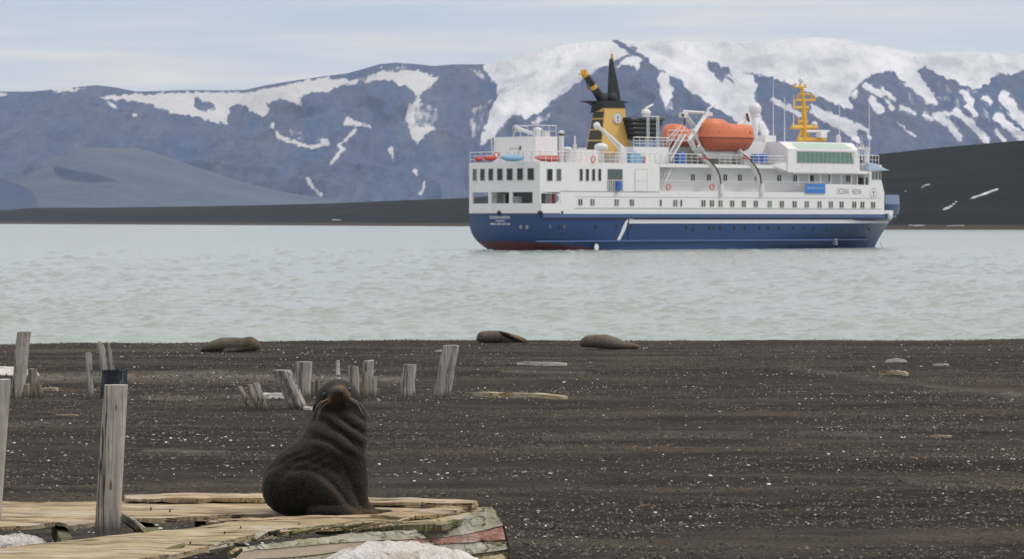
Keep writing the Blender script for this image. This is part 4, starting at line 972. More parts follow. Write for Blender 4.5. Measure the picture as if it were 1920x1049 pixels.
mb = MB(); mb.tube([f(924,300,8), f(920.5,254,8)], .06, 6); part(mb, 'flagpole', M['whitep'])
# forecastle
zf0, zf1 = 4.3, SZ(1675, 366.5, BW/2)
hullmesh([4.3, 4.9, 5.6], 'forecastle', M['blue'], l_a=LF+0.3, n=24)
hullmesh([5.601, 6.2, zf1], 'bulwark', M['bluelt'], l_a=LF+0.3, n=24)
mb = MB(); mb.prism([(LF, 6.2), (LF+3.0, 6.2), (LF+0.0, 7.6)], 1, 1.2, BW-1.2); part(mb, 'breakwater', M['bluerub'])
mb = MB(); rail(mb, [(LF+.4, 1.2), (LF+1.6, 2.0)], SZ(1660,361), .85, 2, .5, .06); part(mb, 'railing', M['whitep'])
la, za = hull_pt(1668, 402); wa_ = BW/2-hb(la, za)-.05; mb = MB(); mb.ell((la, wa_, za-.25), .4, .35, .5, 10, 6); mb.box(la-1.6, la+.5, wa_-.12, wa_+.3, za+.05, za+.5); part(mb, 'anchor', M['whitep'])
mb = MB(); q_ = Vector(f(1650,455,3)); mb.tube([q_, q_+Vector((1.2, .3, -1.2)), q_+Vector((2.0, .5, -2.6))], .035, 4); part(mb, 'anchor_chain', M['rust'])
# lifeboats
def lifeboat(l0, l1, w_, z0, z1, zm, label):
    c = ((l0+l1)/2, w_, z0); o = sempty('lifeboat', c, label, 'lifeboat', 'orange lifeboats on the boat deck')
    L = l1-l0; hwid = 1.45
    def sec(t, lower):      # cross-section half widths
        end = max(0, 1-abs(2*t-1)**4.5)**0.5
        pts = []
        if lower:
            for i in range(7):
                q = i/6; bz = zm+(z0-zm)*(q**0.9)*(0.82+0.18*end); bwid = hwid*end*math.cos(q*math.pi/2)**0.55; pts.append((bwid, bz))
        else:
            top = z1-(0.62 if t > 0.52 else 0.62*(ss(.30,.52,np.array(t))) if t > .3 else 0)-.25*(1-end)
            top = float(top)
            if t < .12: top -= .5*(1-t/.12)
            for i in range(7):
                q = i/6; bz = zm+(top-zm)*math.sin(q*math.pi/2)**.85; bwid = hwid*end*math.cos(q*math.pi/2)**.5; pts.append((bwid, bz))
        return pts
    for lower, nm in ((True, 'hull'), (False, 'canopy')):
        mb = MB(); n = 26; k_ = 14
        for i in range(n+1):
            t = i/n; t = .5-.5*math.cos(math.pi*t); p = sec(t, lower); l = l0+L*t
            q2 = [(l+(L/2+l0-l)*(0.17*(j_/6)**1.2 if lower else 0.03*(j_/6)), a, b) for j_, (a, b) in enumerate(p)]
            ring = [(ll, w_-a, b) for ll, a, b in q2]+[(ll, w_+a, b) for ll, a, b in reversed(q2)]
            mb.v += ring
        for i in range(n):
            for j in range(13): a = i*k_+j; mb.f.append((a, a+1, a+1+k_, a+k_))
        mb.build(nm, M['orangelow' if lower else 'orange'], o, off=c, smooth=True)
    mb = MB(); n = 30
    ring = []
    for i in range(n+1):
        t = .5-.5*math.cos(math.pi*i/n); e_ = max(0, 1-abs(2*t-1)**4.5)**0.5; ring.append((l0+L*t, w_-hwid*e_-.02, zm))
    mb.tube(ring, .07, 5); mb.tube([(a, 2*w_-b, c_) for a, b, c_ in ring], .07, 5); mb.build('fender', M['orangedk'], o, off=c)
    for t in (.2, .3, .4, .52, .62, .72, .82):
        mb = MB(); mb.box(l0+L*t, l0+L*t+.16, w_-1.36, w_-1.2, zm+.55, zm+.8); mb.build('porthole', M['orangedk'], o, off=c)
    return o
wl_ = 1.2
lifeboat(SL(1314.5, wl_), SL(1408.5, wl_), wl_, SZ(1360,284,wl_), SZ(1340,222.5,wl_), SZ(1360,259,wl_), 'big orange enclosed lifeboat hanging in the near white davits')
wl_ = 10.5
lifeboat(SL(1246, wl_), SL(1318, wl_), wl_, SZ(1270,281,wl_), SZ(1260,232.5,wl_), SZ(1270,262,wl_), 'orange lifeboat on the far side, half hidden behind the davits and stairs')
# inflatables
def ss_(x): return x
w0 = 3.0; base = zM+.9
for i in range(5):
    z_ = SZ(1215, 259-i*8.3, w0); la = SL(1188-i*1.9, w0); lb = SL(1237+i*4.2, w0)
    mb = MB(); L = lb-la
    for wq in (w0, w0+1.7):
        mb.tube([(la+L*t, wq+(0 if t < .75 else (.85 if wq == w0 else -.85)*((t-.75)/.25)**1.5), z_+(.0 if t < .7 else .45*((t-.7)/.3)**2)) for t in (0, .04, .2, .4, .6, .75, .85, .93, 1)], [.2, .27, .29, .29, .29, .29, .28, .26, .2], 10)
    mb.box(la+.3, la+L*.8, w0, w0+1.7, z_-.18, z_-.05); mb.box(la+.15, la+.3, w0, w0+1.7, z_-.1, z_+.3)
    ordn = ['lowest', 'second lowest', 'middle', 'second from the top', 'topmost'][i]
    sthing('inflatable_boat', mb, M['rubber'], 'black rubber inflatable boat, %s in the stack beside the funnel' % ordn, 'inflatable boat', 'stacked black inflatable boats', True)
# deck gear
def kayak(pxa, pxb, py, w_, mat, label, r_=.33, name='kayak', cat='kayak'):
    la, lb = SL(pxa, w_), SL(pxb, w_); z_ = SZ((pxa+pxb)/2, py, w_); mb = MB()
    mb.tube([(la+(lb-la)*t, w_, z_+.12*abs(2*t-1)**2) for t in (0, .08, .25, .5, .75, .92, 1)], [.04, r_*.5, r_*.9, r_, r_*.9, r_*.5, .04], 10)
    sthing(name, mb, M[mat], label, cat, 'small boats on the aft deck', True)
kayak(891, 905, 299, 4, 'redgear', 'small red kayak at the stern end of the top deck'); kayak(907, 932, 297.5, 3, 'redgear', 'red kayak beside the orange ring at the stern rail', .32)
kayak(938, 984, 297, 2.4, 'cyan', 'pale blue covered boat in front of the white aft deckhouse', .42, 'covered_boat', 'boat'); kayak(1002, 1062, 298, 1.3, 'redgear', 'long red kayak beside the tall exhaust pipe', .40)
def ring_(px, py, w_, label):
    mb = MB(); l, z_ = SP(px, py, w_); r_ = .34
    mb.tube([(l+r_*math.cos(a*math.pi/6), w_, z_+r_*math.sin(a*math.pi/6)) for a in range(13)], .08, 6)
    sthing('lifebuoy', mb, M['orange'], label, 'lifebuoy', 'orange lifebuoys on the railings')
ring_(931, 291, 2.0, 'orange lifebuoy on the stern railing of the ship'); ring_(1112, 299, -.1, 'orange lifebuoy on the rail aft of the funnel crane'); ring_(1253, 351, -.05, 'orange lifebuoy at the foot of the white stairway'); ring_(1335, 351, -.05, 'orange lifebuoy on the rail left of the first boat slide')
def drum(px0, px1, py0, py1, w_, label):
    mb = MB(); la, lb = SL(px0, w_), SL(px1, w_); r_ = (lb-la)/2; z0_, z1_ = SZ(px0, py1, w_), SZ(px0, py0, w_)
    mb.tube([((la+lb)/2, w_+r_, z0_), ((la+lb)/2, w_+r_, z1_-.12), ((la+lb)/2, w_+r_, z1_)], [r_, r_, r_*.9], 14)
    for q in (.33, .66): mb.tube([((la+lb)/2, w_+r_, z0_+(z1_-z0_)*q-.04), ((la+lb)/2, w_+r_, z0_+(z1_-z0_)*q+.04)], r_*1.05, 14)
    sthing('storage_drum', mb, M['bluebox'], label, 'drum', 'blue storage drums on the boat deck')
drum(1274, 1290, 285, 307, 1.0, 'single blue drum behind the rail at the aft davit'); drum(1416.5, 1429, 289, 306, .9, 'left one of two blue drums beside the forward deckhouse'); drum(1430.5, 1442.5, 289, 306, .9, 'right one of two blue drums beside the forward deckhouse')
mb = MB(); wq = .6; mb.prism([SP(a, b, wq) for a, b in ((1182,308),(1205,308),(1206,296),(1200,289),(1190,284.5),(1182,286))], 1, wq, wq+1.6)
sthing('covered_tender', mb, M['cyan'], 'small boat under a pale blue cover at the foot of the funnel', 'boat')
mb = MB(); mb.box(SL(1206.5,.6), SL(1210.5,.6), .6, 1.3, 10.4, SZ(1208,293,.6)); sthing('red_crate', mb, M['redgear'], 'red crate beside the pale blue boat cover on the top deck', 'crate')
bn = MB(); bn.box(SL(1509), SL(1546), -.16, -.10, SZ(1527,362.5), SZ(1527,345.5))
bo = sthing('banner', bn, M['banner'], 'blue banner with pale lettering tied to the promenade railing', 'banner')
V, Fs = textmesh('ANTARCTICA XXI', 1.0, .01); wd = max(v.x for v in V)-min(v.x for v in V); hh_ = max(v.y for v in V)-min(v.y for v in V)
tm = MB(); L_ = (SL(1546)-SL(1509))*.86; tm.v = [(v.x/wd*L_, -.045, .62+v.y/hh_*.34) for v in V]; tm.f = Fs
tm.build('lettering', M['awning'], bo)

# ------------------------------------------------------------------ timber
def wood(name, base, dark, light, moss=0.0, streak=26, along='Z', top=None, rough=0.85, red=0):
    k = NM(name)
    s1 = {'Z': (streak, streak, 1.3), 'X': (1.3, streak*.45, streak)}[along]
    s2 = {'Z': (60, 60, 2.2), 'X': (2.2, 20, 60)}[along]
    g = k.noise(k.coord(s1), 1, 6, 0.66, 0.45); h = k.noise(k.coord(s2), 1, 4, 0.6, 0.4); b = k.noise(k.coord((1, 1, 1)), 3.2, 4, 0.6)
    c = k.ramp(g, [(0.30, dark), (0.48, base), (0.66, light)])
    c = k.mix(k.ramp(h, [(0.32, 0.9), (0.42, 0.0)]), c, tuple(q*0.35 for q in dark))
    c = k.mix(k.ramp(b, [(0.35, 0.45), (0.6, 0.0)]), c, dark)
    cn = k.noise(k.coord({'Z': (9, 9, .5), 'X': (.45, 3.2, 9)}[along]), 1, 3, .5, .2)
    ck = k.math('ABSOLUTE', k.math('SUBTRACT', cn, 0.5))
    c = k.mix(k.ramp(ck, [(0.0, 0.95), (0.010, 0.75), (0.022, 0.0)]), c, tuple(q*0.22 for q in dark))
    pt = k.noise(k.coord((1, 1, 1)), 1.6, 5, .65)
    c = k.mix(k.ramp(pt, [(0.52, 0.0), (0.66, 0.45)]), c, tuple(min(1, (q+.12)*1.0) for q in (base[0]*.8, base[0]*.78, base[0]*.72)))
    if moss:
        mm = k.noise(k.coord((1.7, 6, 6) if along == 'X' else (6, 6, 2)), 1, 5, 0.65)
        c = k.mix(k.ramp(mm, [(0.50, 0.0), (0.62, moss)]), c, (0.17, 0.165, 0.06))
    if along == 'Z' and moss >= 0:
        z = k.sep(k.coord((1, 1, 1)))[2]
        c = k.mix(k.ramp(k.math('ADD', z, k.math('MULTIPLY', g, 0.10)), [(0.07, 0.75), (0.17, 0.0)]), c, (0.030, 0.032, 0.013))
    if red:
        xx = k.sep(k.coord((1, 1, 1)))[0]; c = k.mix(k.ramp(k.math('ADD', k.math('MULTIPLY', xx, 0.5), k.math('MULTIPLY', pt, 0.5)), [(0.55, 0.9), (0.85, 0.0)]), c, (0.36, 0.31, 0.235))
    k.color(c); k.rough(rough); k.spec(0.2)
    k.bump(k.math('ADD', k.math('MULTIPLY', g, 0.6), k.math('MULTIPLY', h, 0.4)), 0.9, 0.02)
    return k.m
M['grey'] = wood('weathered_grey_wood', (0.42, 0.375, 0.335), (0.17, 0.145, 0.125), (0.58, 0.53, 0.48))
M['grey2'] = wood('weathered_brownish_wood', (0.30, 0.25, 0.20), (0.10, 0.078, 0.06), (0.45, 0.39, 0.32), 0.15, 34)
M['pale'] = wood('bleached_pale_wood', (0.62, 0.58, 0.51), (0.45, 0.41, 0.35), (0.74, 0.70, 0.63), 0.0, 12, 'X')
M['tan'] = wood('tan_plank_wood', (0.48, 0.36, 0.225), (0.25, 0.175, 0.105), (0.60, 0.49, 0.345), 0.16, 17, 'X')
M['tan2'] = wood('yellow_lichen_plank_wood', (0.46, 0.36, 0.22), (0.24, 0.18, 0.10), (0.60, 0.51, 0.36), 0.28, 19, 'X')
M['mossy'] = wood('mossy_rotten_wood', (0.20, 0.18, 0.095), (0.06, 0.055, 0.03), (0.33, 0.29, 0.18), 0.8, 12, 'X')
M['paleplank'] = wood('grey_white_peeling_plank', (0.40, 0.37, 0.30), (0.17, 0.15, 0.10), (0.54, 0.52, 0.45), 0.45, 14, 'X')
M['redplank'] = wood('faded_red_painted_plank', (0.34, 0.15, 0.115), (0.16, 0.08, 0.06), (0.50, 0.40, 0.32), 0.15, 16, 'X', red=1)
M['darkwood'] = wood('wet_dark_wood', (0.055, 0.045, 0.03), (0.02, 0.017, 0.012), (0.11, 0.09, 0.06), 0.3, 12, 'X')
M['cutend'] = wood('sun_bleached_cut_end', (0.50, 0.47, 0.43), (0.33, 0.30, 0.27), (0.62, 0.60, 0.56), 0.0, 30, 'X')

def post(xb, yb, xt, yt, wpx, label, shape='square', cat='post', name='wooden_post', jag=0.0, rot=0.3, split=None, mat='grey', depth=None, base=None, ywid=0.85, taper=1.0, sink=0.25, group='weathered wooden posts standing in the beach', point=0, wob=0.02, seed=0, cap=True, lean_y=0.0):
    B = base if base is not None else hit(xb, yb)
    s = F/B.y; H = (yb-yt)/s; dx = (xt-xb)/s; wd = wpx/s
    N = 28; RN = 18; ex = 5.0 if shape == 'square' else 2.1
    rg = np.random.RandomState(seed+int(xb)+500); ph = rg.rand(12)*50
    mb = MB()
    for j in range(RN+1):
        t = j/RN; z = -sink+(H+sink)*t; tt = max(0, z/H)
        ox = dx*tt+wd*wob*2*n1d(t*3+ph[0]); oy = lean_y*tt
        for i in range(N):
            q = 2*math.pi*i/N+1e-3
            cc, s_ = math.cos(q), math.sin(q)
            r_ = (abs(cc)**ex+abs(s_)**ex)**(-1/ex)*0.5*wd*(1+(taper-1)*tt)
            r_ *= 1+wob*1.5*n1d(q*1.1+ph[1]+t*1.7)+wob*n1d(q*3.5+ph[2])+0.6*wob*n1d(t*7+q+ph[5])
            if split is not None:
                for sa, dp in split:
                    da = abs((q-sa+math.pi) % (2*math.pi)-math.pi); r_ *= 1-dp*math.exp(-(da/0.13)**2)
            x = r_*cc; y = r_*s_*ywid
            x, y = x*math.cos(rot)-y*math.sin(rot), x*math.sin(rot)+y*math.cos(rot)
            zz = z
            if j == RN:
                zz += jag*H*n1d(x/wd*3+ph[3]+y/wd*2)-jag*H*0.3
                if point: zz -= point*H*abs(x/wd+0.1)*1.6
            elif j == RN-1 and (jag or point): zz -= (abs(jag)+point)*H*0.5
            mb.v.append((x+ox, y+oy, zz))
    top = len(mb.v); tz = sum(mb.v[-N+i][2] for i in range(N))/N
    mb.v.append((dx, lean_y, tz+wd*0.02))
    for j in range(RN):
        for i in range(N): a = j*N+i; b = j*N+(i+1) % N; mb.f.append((a, b, b+N, a+N))
    cf = []
    for i in range(N): cf.append((RN*N+i, RN*N+(i+1) % N, top))
    mb.f += cf; mb.f.append(tuple(range(N-1, -1, -1)))
    o = mb.build(name, M[mat], None, smooth=False)
    me = o.data; me.materials.append(M['cutend']); nf = len(me.polygons)
    if cap:
        for p in me.polygons:
            if top in p.vertices: p.material_index = 1
    o.location = B
    return tag(o, label, cat, group)
BG = lambda px, py, d: P(px, py, d)
# foreground pair
pb = post(201, 995, 217, 722, 47, 'big square weathered post standing in front between the wreck planks', base=P(201, 995, 25.6), rot=0.16, split=((4.95, .05), (4.3, .035)), wob=0.014, taper=0.93, ywid=0.95, sink=0.5)
mb = MB(); hz = (995-935)*25.6/F
pa = post(-20, 1000, -1, 712, 39, 'grey post cut off by the left edge of the picture', base=P(-20, 1000, 26.4), rot=0.1, wob=0.02, sink=0.6, jag=0.01)
# mid distance
post(31, 750, 46, 624, 25, 'tall thick round pile at the far left, leaning right with a pale top', shape='round', split=((4.6, .12), (3.9, .06)), wob=0.04)
post(60, 748, 61, 692, 16, 'short blunt stub just right of the tall round pile', jag=.03, mat='grey2', wob=.05, split=((4.8, .2),))
post(49, 750, 49, 722, 14, 'low broken brown stump at the foot of the tall round pile', jag=.08, mat='grey2', wob=.07, cap=False)
post(75, 749, 72, 716, 10, 'short jagged splinter right of the stubs at the far left', jag=.2, mat='grey2', point=.25, wob=.08, cap=False)
post(171, 749, 165, 664, 11, 'thin straight stake left of the metal drum', wob=.03)
post(203, 738, 187, 640, 13, 'leaning grey stake behind the metal drum, broken at the top', jag=.03, wob=.05, point=.05)
post(209, 738, 205, 644, 9, 'sharp pale splinter standing behind the metal drum', jag=.1, point=.18, taper=.6, wob=.05, cap=False)
post(215, 735, 213, 683, 3.5, 'thin short sliver right of the pair behind the metal drum', point=.2, wob=.05, cap=False)
post(468, 766, 449, 727, 9, 'thinnest and leftmost of the three tilted slats left of the seal', rot=.5, mat='grey2', wob=.03)
post(490, 768, 469, 722, 17, 'wider middle one of the three tilted slats left of the seal', rot=.5, mat='grey2', wob=.03, ywid=.5)
post(498, 768, 480, 719, 11, 'pale right one of the three tilted slats left of the seal', rot=.3, wob=.03, ywid=.6)
post(562, 769, 529, 695, 31, 'thick square post leaning left beside the seal', rot=-.45, split=((4.9, .28), (5.6, .1)), wob=.03, sink=.3, lean_y=-.12)
post(568, 745, 569, 678, 30, 'broad upright plank post with a dark rotten foot behind the seal', split=((4.5, .22), (5.1, .12)), rot=.05, ywid=.55, wob=.03)
post(587, 743, 587, 709, 9, 'pale broken stub right of the broad plank post', jag=.12, mat='grey2', wob=.06, cap=False)
post(597, 743, 597, 706, 9, 'ragged stub with a pointed tip left of the head of the seal', point=.3, mat='grey2', wob=.07, cap=False)
post(607, 742, 606, 716, 11, 'lowest stub close behind the head of the seal', jag=.15, mat='grey2', wob=.06, cap=False)
post(635, 744, 633, 673, 8, 'thin pale stake rising over the head of the seal', jag=.03, mat='pale', taper=.8, wob=.04)
post(663, 743, 662, 684, 19, 'flat topped post just right of the head of the seal', split=((5.2, .22),), wob=.035, rot=.1)
post(689, 742, 691, 673, 18, 'tall split pile with a notched top right of the seal', split=((4.8, .35), (1.6, .3)), jag=.03, wob=.04)
post(684, 745, 684, 695, 13, 'pointed pale stub in front of the tall split pile', point=.18, jag=.03, mat='grey2', wob=.05, cap=False)
post(702, 744, 702, 704, 9, 'narrow grooved stub right of the tall split pile', wob=.04, split=((4.7, .12),))
post(708, 744, 709, 727, 7, 'lowest brown stump at the right end of the cluster behind the seal', mat='grey2', wob=.07, jag=.06, cap=False)
post(765, 746, 768, 684, 27, 'short separate post with a green mossy foot right of the seal', wob=.035, split=((4.5, .12),), rot=.1, taper=.84)
post(827, 745, 847, 646, 28, 'tall cracked post leaning right, farthest right of all the posts', wob=.03, split=((4.95, .35), (1.8, .3)), rot=.25, taper=1.02)

mb = MB(); 
for (a, b) in ((203, 777), (221, 762)): mb.ell((P(a, b, 25.6)-pb.location+Vector((0, -.100, 0)))[:], .005, .012, .016, 8, 6)
hole = mb.build('knot_hole', M['darkwood'], pb)
mb = MB(); mb.ell((P(211, 908, 25.6)-pb.location+Vector((0, -.097, 0)))[:], .006, .012, .035, 8, 6); mb.build('rust_stain', M['rust'], pb)
# metal drum behind the front post
k = NM('weathered_galvanised_steel'); f_ = k.noise(k.coord((9, 9, 2.5)), 1, 5, .65)
c = k.ramp(f_, [(.40, (.012, .016, .024)), (.56, (.028, .036, .048)), (.66, (.20, .23, .25))]); k.color(c); k.rough(.55); k.b.inputs['Metallic'].default_value = .35; M['steel'] = k.m
B = hit(212, 751); s_ = F/B.y; r_ = 24/s_; H_ = 57/s_
mb = MB(); n = 32; 
for (z, rr) in ((-.1, r_*1.04), (H_*.3, r_*1.02), (H_*.32, r_*1.05), (H_*.34, r_*1.02), (H_*.93, r_), (H_*.94, r_*1.05), (H_, r_*1.05), (H_, r_*.96), (H_*.3, r_*.96)):
    for i in range(n): q = 2*math.pi*i/n; mb.v.append((rr*math.cos(q)+z*.06, rr*math.sin(q), z*(1+.02*math.cos(q))))
for j in range(8):
    for i in range(n): a = j*n+i; b = j*n+(i+1) % n; mb.f.append((a, b, b+n, a+n))
mb.f.append(tuple(range(8*n, 9*n))); o = mb.build('metal_drum', M['steel'], smooth=False); o.location = B
tag(o, 'open topped blue grey metal drum half hidden behind the big front post', 'drum')

# boards lying on the beach
def board(x0, y0, x1, y1, wpx, label, mat='pale', name='driftwood_plank', thick=.05, wid=.16, arch=0):
    A = hit(x0, y0); Bq = hit(x1, y1); A.z += .01; Bq.z += .01; mid = (A+Bq)/2; L = (Bq-A).length; dv = (Bq-A).normalized(); ph = random.random()*40
    wy = Vector((-dv.y, dv.x, 0)); th = wpx*mid.y/F; mb = MB(); n = 16
    for i in range(n+1):
        t = i/n; e_ = 1-.35*max(0, abs(2*t-1)-.8)/.2
        p = A+(Bq-A)*t-mid; p.z = max(p.z, float(gz(*(p+mid)[:2]))-mid.z)*.5+p.z*.5+arch*(1-(2*t-1)**2)
        w1_, w2_ = wid*.5*e_*(1+.15*n1d(t*6+ph)), wid*.5*e_*(1+.15*n1d(t*5+ph+9))
        tz = th*(1+.15*n1d(t*8+ph+3))*e_
        for a, z in ((-w1_, -.02), (w2_, -.02), (w2_, tz), (-w1_, tz)): mb.v.append((p+wy*a+Vector((0, 0, z)))[:])
    for i in range(n):
        for a in range(4): b = (a+1) % 4; mb.f.append((i*4+a, i*4+b, i*4+4+b, i*4+4+a))
    mb.f += [(0, 1, 2, 3), (n*4+3, n*4+2, n*4+1, n*4)]
    o = mb.build(name, M[mat]); o.location = mid; tag(o, label, 'plank', 'planks lying on the beach')
board(970, 686, 1062, 686, 4.5, 'straight pale plank lying between the two resting seals on the right')
board(872, 743, 1060, 750, 7.5, 'longest plank lying on the gravel, yellowish with a broken right tip', 'tan2', wid=.2)
board(1661, 680, 1700, 680, 4, 'short white board at the upper right of the beach', arch=.03)
board(1650, 704, 1702, 705, 5, 'short tan board just below the white one at the upper right', 'tan', arch=.03)
board(492, 746, 540, 745, 8, 'whitish plank on the gravel between the tilted slats and the leaning post', wid=.25)
board(574, 770, 592, 769, 4, 'small plank end on the gravel at the foot of the leaning post')
board(1750, 686, 1778, 687, 2.2, 'tiny pale sliver at the far upper right of the beach', wid=.08)
board(104, 781, 148, 781, 3, 'thin stick on the gravel left of the big front post', 'tan', wid=.06)
board(1745, 819, 1784, 820, 2.6, 'thin pale stick in the middle of the beach at the right', 'tan', wid=.08)
board(78, 734, 108, 735, 5, 'short brown piece right of the stubs at the far left', 'tan', wid=.1)
board(815, 661, 829, 661, 2.5, 'little pale chip behind the tall cracked post', wid=.06)

# ------------------------------------------------------------------ wreck
WZ = 1.5
def wP(px, py, z): return Gp(px, py, z)
wreck = empty('boat_wreck', wP(480, 985, 1.5), label='broken wooden boat wreck with tan planks and a faded red stripe under the sitting seal', cat='wreck')
W0 = wreck.location.copy()
def interp(pts, x): return float(np.interp(x, [p[0] for p in pts], [p[1] for p in pts]))
def plank(back, front, z, th, name, mat, n=240, en=1.5, zn=.006, label=None):
    mb = MB(); xs0, xs1 = back[0][0], back[-1][0]; f0, f1 = front[0][0], front[-1][0]; ph = random.random()*60
    R_ = 7
    for i in range(n+1):
        t = i/n; xb = xs0+(xs1-xs0)*t; xf = f0+(f1-f0)*t
        jg = en*(.35*n1d(t*22+ph)+.22*n1d(t*150+ph+5))+en*2.2*max(0, n1d(t*31+ph+8)-.45)
        pb_ = wP(xb, interp(back, xb)+en*.3*n1d(t*30+ph+20), z); pf = wP(xf, interp(front, xf)-abs(jg)*.8, z)
        if pf.y > pb_.y-.01: pf.y = pb_.y-.01
        dz = zn*n1d(t*9+ph); tq = th*(1+.25*n1d(t*25+ph+4))
        mb.v.append((pb_.x, pb_.y, z-th))
        for j in range(R_-2):
            u = j/(R_-3); p = pb_.lerp(pf, u); mb.v.append((p.x, p.y, z+dz+zn*.8*n1d(u*4+t*12+ph)-(.006 if j in (0, R_-3) else 0)))
        mb.v.append((pf.x, pf.y+.01, z-tq))
    for i in range(n):
        for a in range(R_): b = (a+1) % R_; mb.f.append((i*R_+a, i*R_+b, i*R_+R_+b, i*R_+R_+a))
    mb.f += [tuple(range(R_)), tuple(range(n*R_+R_-1, n*R_-1, -1))]
    o = mb.build(name, M[mat], wreck, off=W0)
    if label: o['label'] = label
    return o
plank([(232,926),(350,924),(500,925),(700,932),(860,935),(895,939)], [(236,933),(400,934),(500,934),(720,941),(830,944),(885,944)], 1.545, .035, 'deck_plank', 'tan')
plank([(-60,941),(0,940),(240,938),(600,940),(700,946),(800,951)], [(-60,992),(60,984),(105,976),(130,983),(165,980),(230,972),(300,971),(390,967),(440,963),(520,962),(700,966),(780,956)], 1.5, .035, 'deck_plank', 'tan')
plank([(690,966),(740,959),(800,952),(870,942),(890,941)], [(735,969),(780,967),(830,962),(870,953),(897,945)], 1.52, .03, 'deck_plank', 'tan', en=.6)
plank([(-60,1034),(0,1028),(120,1013),(250,999),(330,992),(400,983),(520,970),(640,967),(745,966)], [(-60,1085),(60,1072),(200,1056),(330,1036),(420,1016),(480,1002),(540,993),(600,986),(680,979),(745,975)], 1.5, .05, 'deck_plank', 'tan2', en=2.2)
plank([(420,974),(520,968),(640,966),(700,966)], [(390,978),(500,973),(620,970),(700,969)], 1.512, .02, 'deck_plank', 'tan', en=.6)
plank([(560,976),(700,969),(830,963),(905,949)], [(600,990),(700,984),(830,984),(925,958)], 1.475, .05, 'broken_plank', 'mossy', en=1.6)
plank([(690,972),(800,966),(912,951)], [(730,980),(830,978),(930,960)], 1.485, .04, 'broken_plank', 'tan2', en=2.5)
# rib timbers under the deck
for (x0, y0, x1, y1, wd_) in ((108,975,128,1010,24),(262,968,300,1000,26),(372,966,392,1000,16)):
    a, b = wP(x0, y0, 1.43), wP(x1, y1+6, 1.43); hw = wd_/F*26/2; mb = MB()
    mb.add([(a.x-hw, a.y, 1.43), (a.x+hw, a.y, 1.43), (b.x+hw, b.y, 1.43), (b.x-hw, b.y, 1.43), (a.x-hw, a.y, 1.3), (a.x+hw, a.y, 1.3), (b.x+hw, b.y, 1.3), (b.x-hw, b.y, 1.3)], [(0,1,2,3),(7,6,5,4),(0,4,5,1),(1,5,6,2),(2,6,7,3),(3,7,4,0)])
    mb.build('rib_timber', M['mossy'], wreck, off=W0, bevel=.01)
# grey slat leaning by the post, splinters
def stick(p0, p1, r_, name, mat, sq=True):
    mb = MB(); a, b = Vector(p0), Vector(p1); mb.tube([a, a.lerp(b, .5)+Vector((0, 0, .004)), b], [r_, r_*1.1, r_*.7], 5 if sq else 6); return mb.build(name, M[mat], wreck, off=W0)
stick(P(228,966,26.3), P(272,994,25.3), .022, 'loose_slat', 'paleplank')
stick(P(232,972,26.2), P(262,994,25.4), .03, 'loose_slat', 'darkwood')
for (a, b, r_) in (((300,1040),(345,1022),.02),((340,1048),(352,1028),.022),((362,1036),(440,1022),.03),((430,1040),(455,1026),.018),((475,1012),(498,998),.02),((505,1000),(560,992),.014),((545,1000),(600,990),.02),((318,1052),(336,1038),.016),((645,986),(700,979),.012),((640,1022),(712,1015),.014),((600,1030),(655,1020),.016)):
    stick(P(*a, interp([(300,24.1),(430,24.6),(560,25.4),(700,26.0)], a[0])-.05), P(*b, interp([(300,24.1),(430,24.6),(560,25.4),(700,26.0)], b[0])), r_, 'splinter', random.choice(['tan2', 'paleplank', 'darkwood', 'mossy']))
rg2 = random.Random(9)
for i in range(34):
    t_ = rg2.random(); x_ = 310+450*t_; y_ = interp([(310,1044),(430,1022),(480,1006),(600,992),(760,980)], x_)+rg2.uniform(-3, 7)
    d_ = interp([(300,24.1),(430,24.6),(560,25.4),(700,26.0),(800,26.4)], x_)-.02; L_ = rg2.uniform(12, 55); an = rg2.uniform(-.35, .12)
    stick(P(x_, y_, d_), P(x_+L_, y_+L_*an, d_+.05+.004*L_), rg2.uniform(.005, .014), 'splinter', rg2.choice(['tan2', 'paleplank', 'darkwood', 'mossy', 'tan']))
DS = [(280,23.9),(430,24.5),(560,25.35),(700,26.0),(850,26.75),(920,27.15),(960,27.3)]
def skin(top, bot, name, mat, push=0.0, n=90, th=.05, en=1.2, label=None, lapp=0.03):
    mb = MB(); ph = random.random()*70; m_ = 5
    x0, x1 = top[0][0], top[-1][0]; b0, b1 = bot[0][0], bot[-1][0]
    for i in range(n+1):
        t = i/n; xt = x0+(x1-x0)*t; xb = b0+(b1-b0)*t
        yt = interp(top, xt)+en*(n1d(t*40+ph)+.5*n1d(t*110+ph)); yb = interp(bot, xb)+en*.6*n1d(t*33+ph+7)
        col = []
        for j in range(m_):
            u = j/(m_-1); px = xt+(xb-xt)*u; py = yt+(yb-yt)*u
            d = interp(DS, px)-0.0022*(py-960)-push-lapp*u+.006*n1d(t*14+u*3+ph)
            col.append(P(px, py, d))
        back_ = [p+Vector((0, th, 0)) for p in reversed(col)]
        mb.v += [p[:] for p in col+back_]
    K = 2*m_
    for i in range(n):
        for a in range(K): b = (a+1) % K; mb.f.append((i*K+a, i*K+b, i*K+K+b, i*K+K+a))
    mb.f += [tuple(range(K)), tuple(range(n*K+K-1, n*K-1, -1))]
    o = mb.build(name, M[mat], wreck, off=W0)
    if label: o['label'] = label
skin([(455,1026),(520,1018),(600,1009),(660,1001),(760,996),(810,990),(850,978),(905,953),(922,955)], [(455,1034),(540,1026),(640,1018),(700,1014),(800,1010),(860,1004),(944,986)], 'side_strake', 'paleplank', en=1.6)
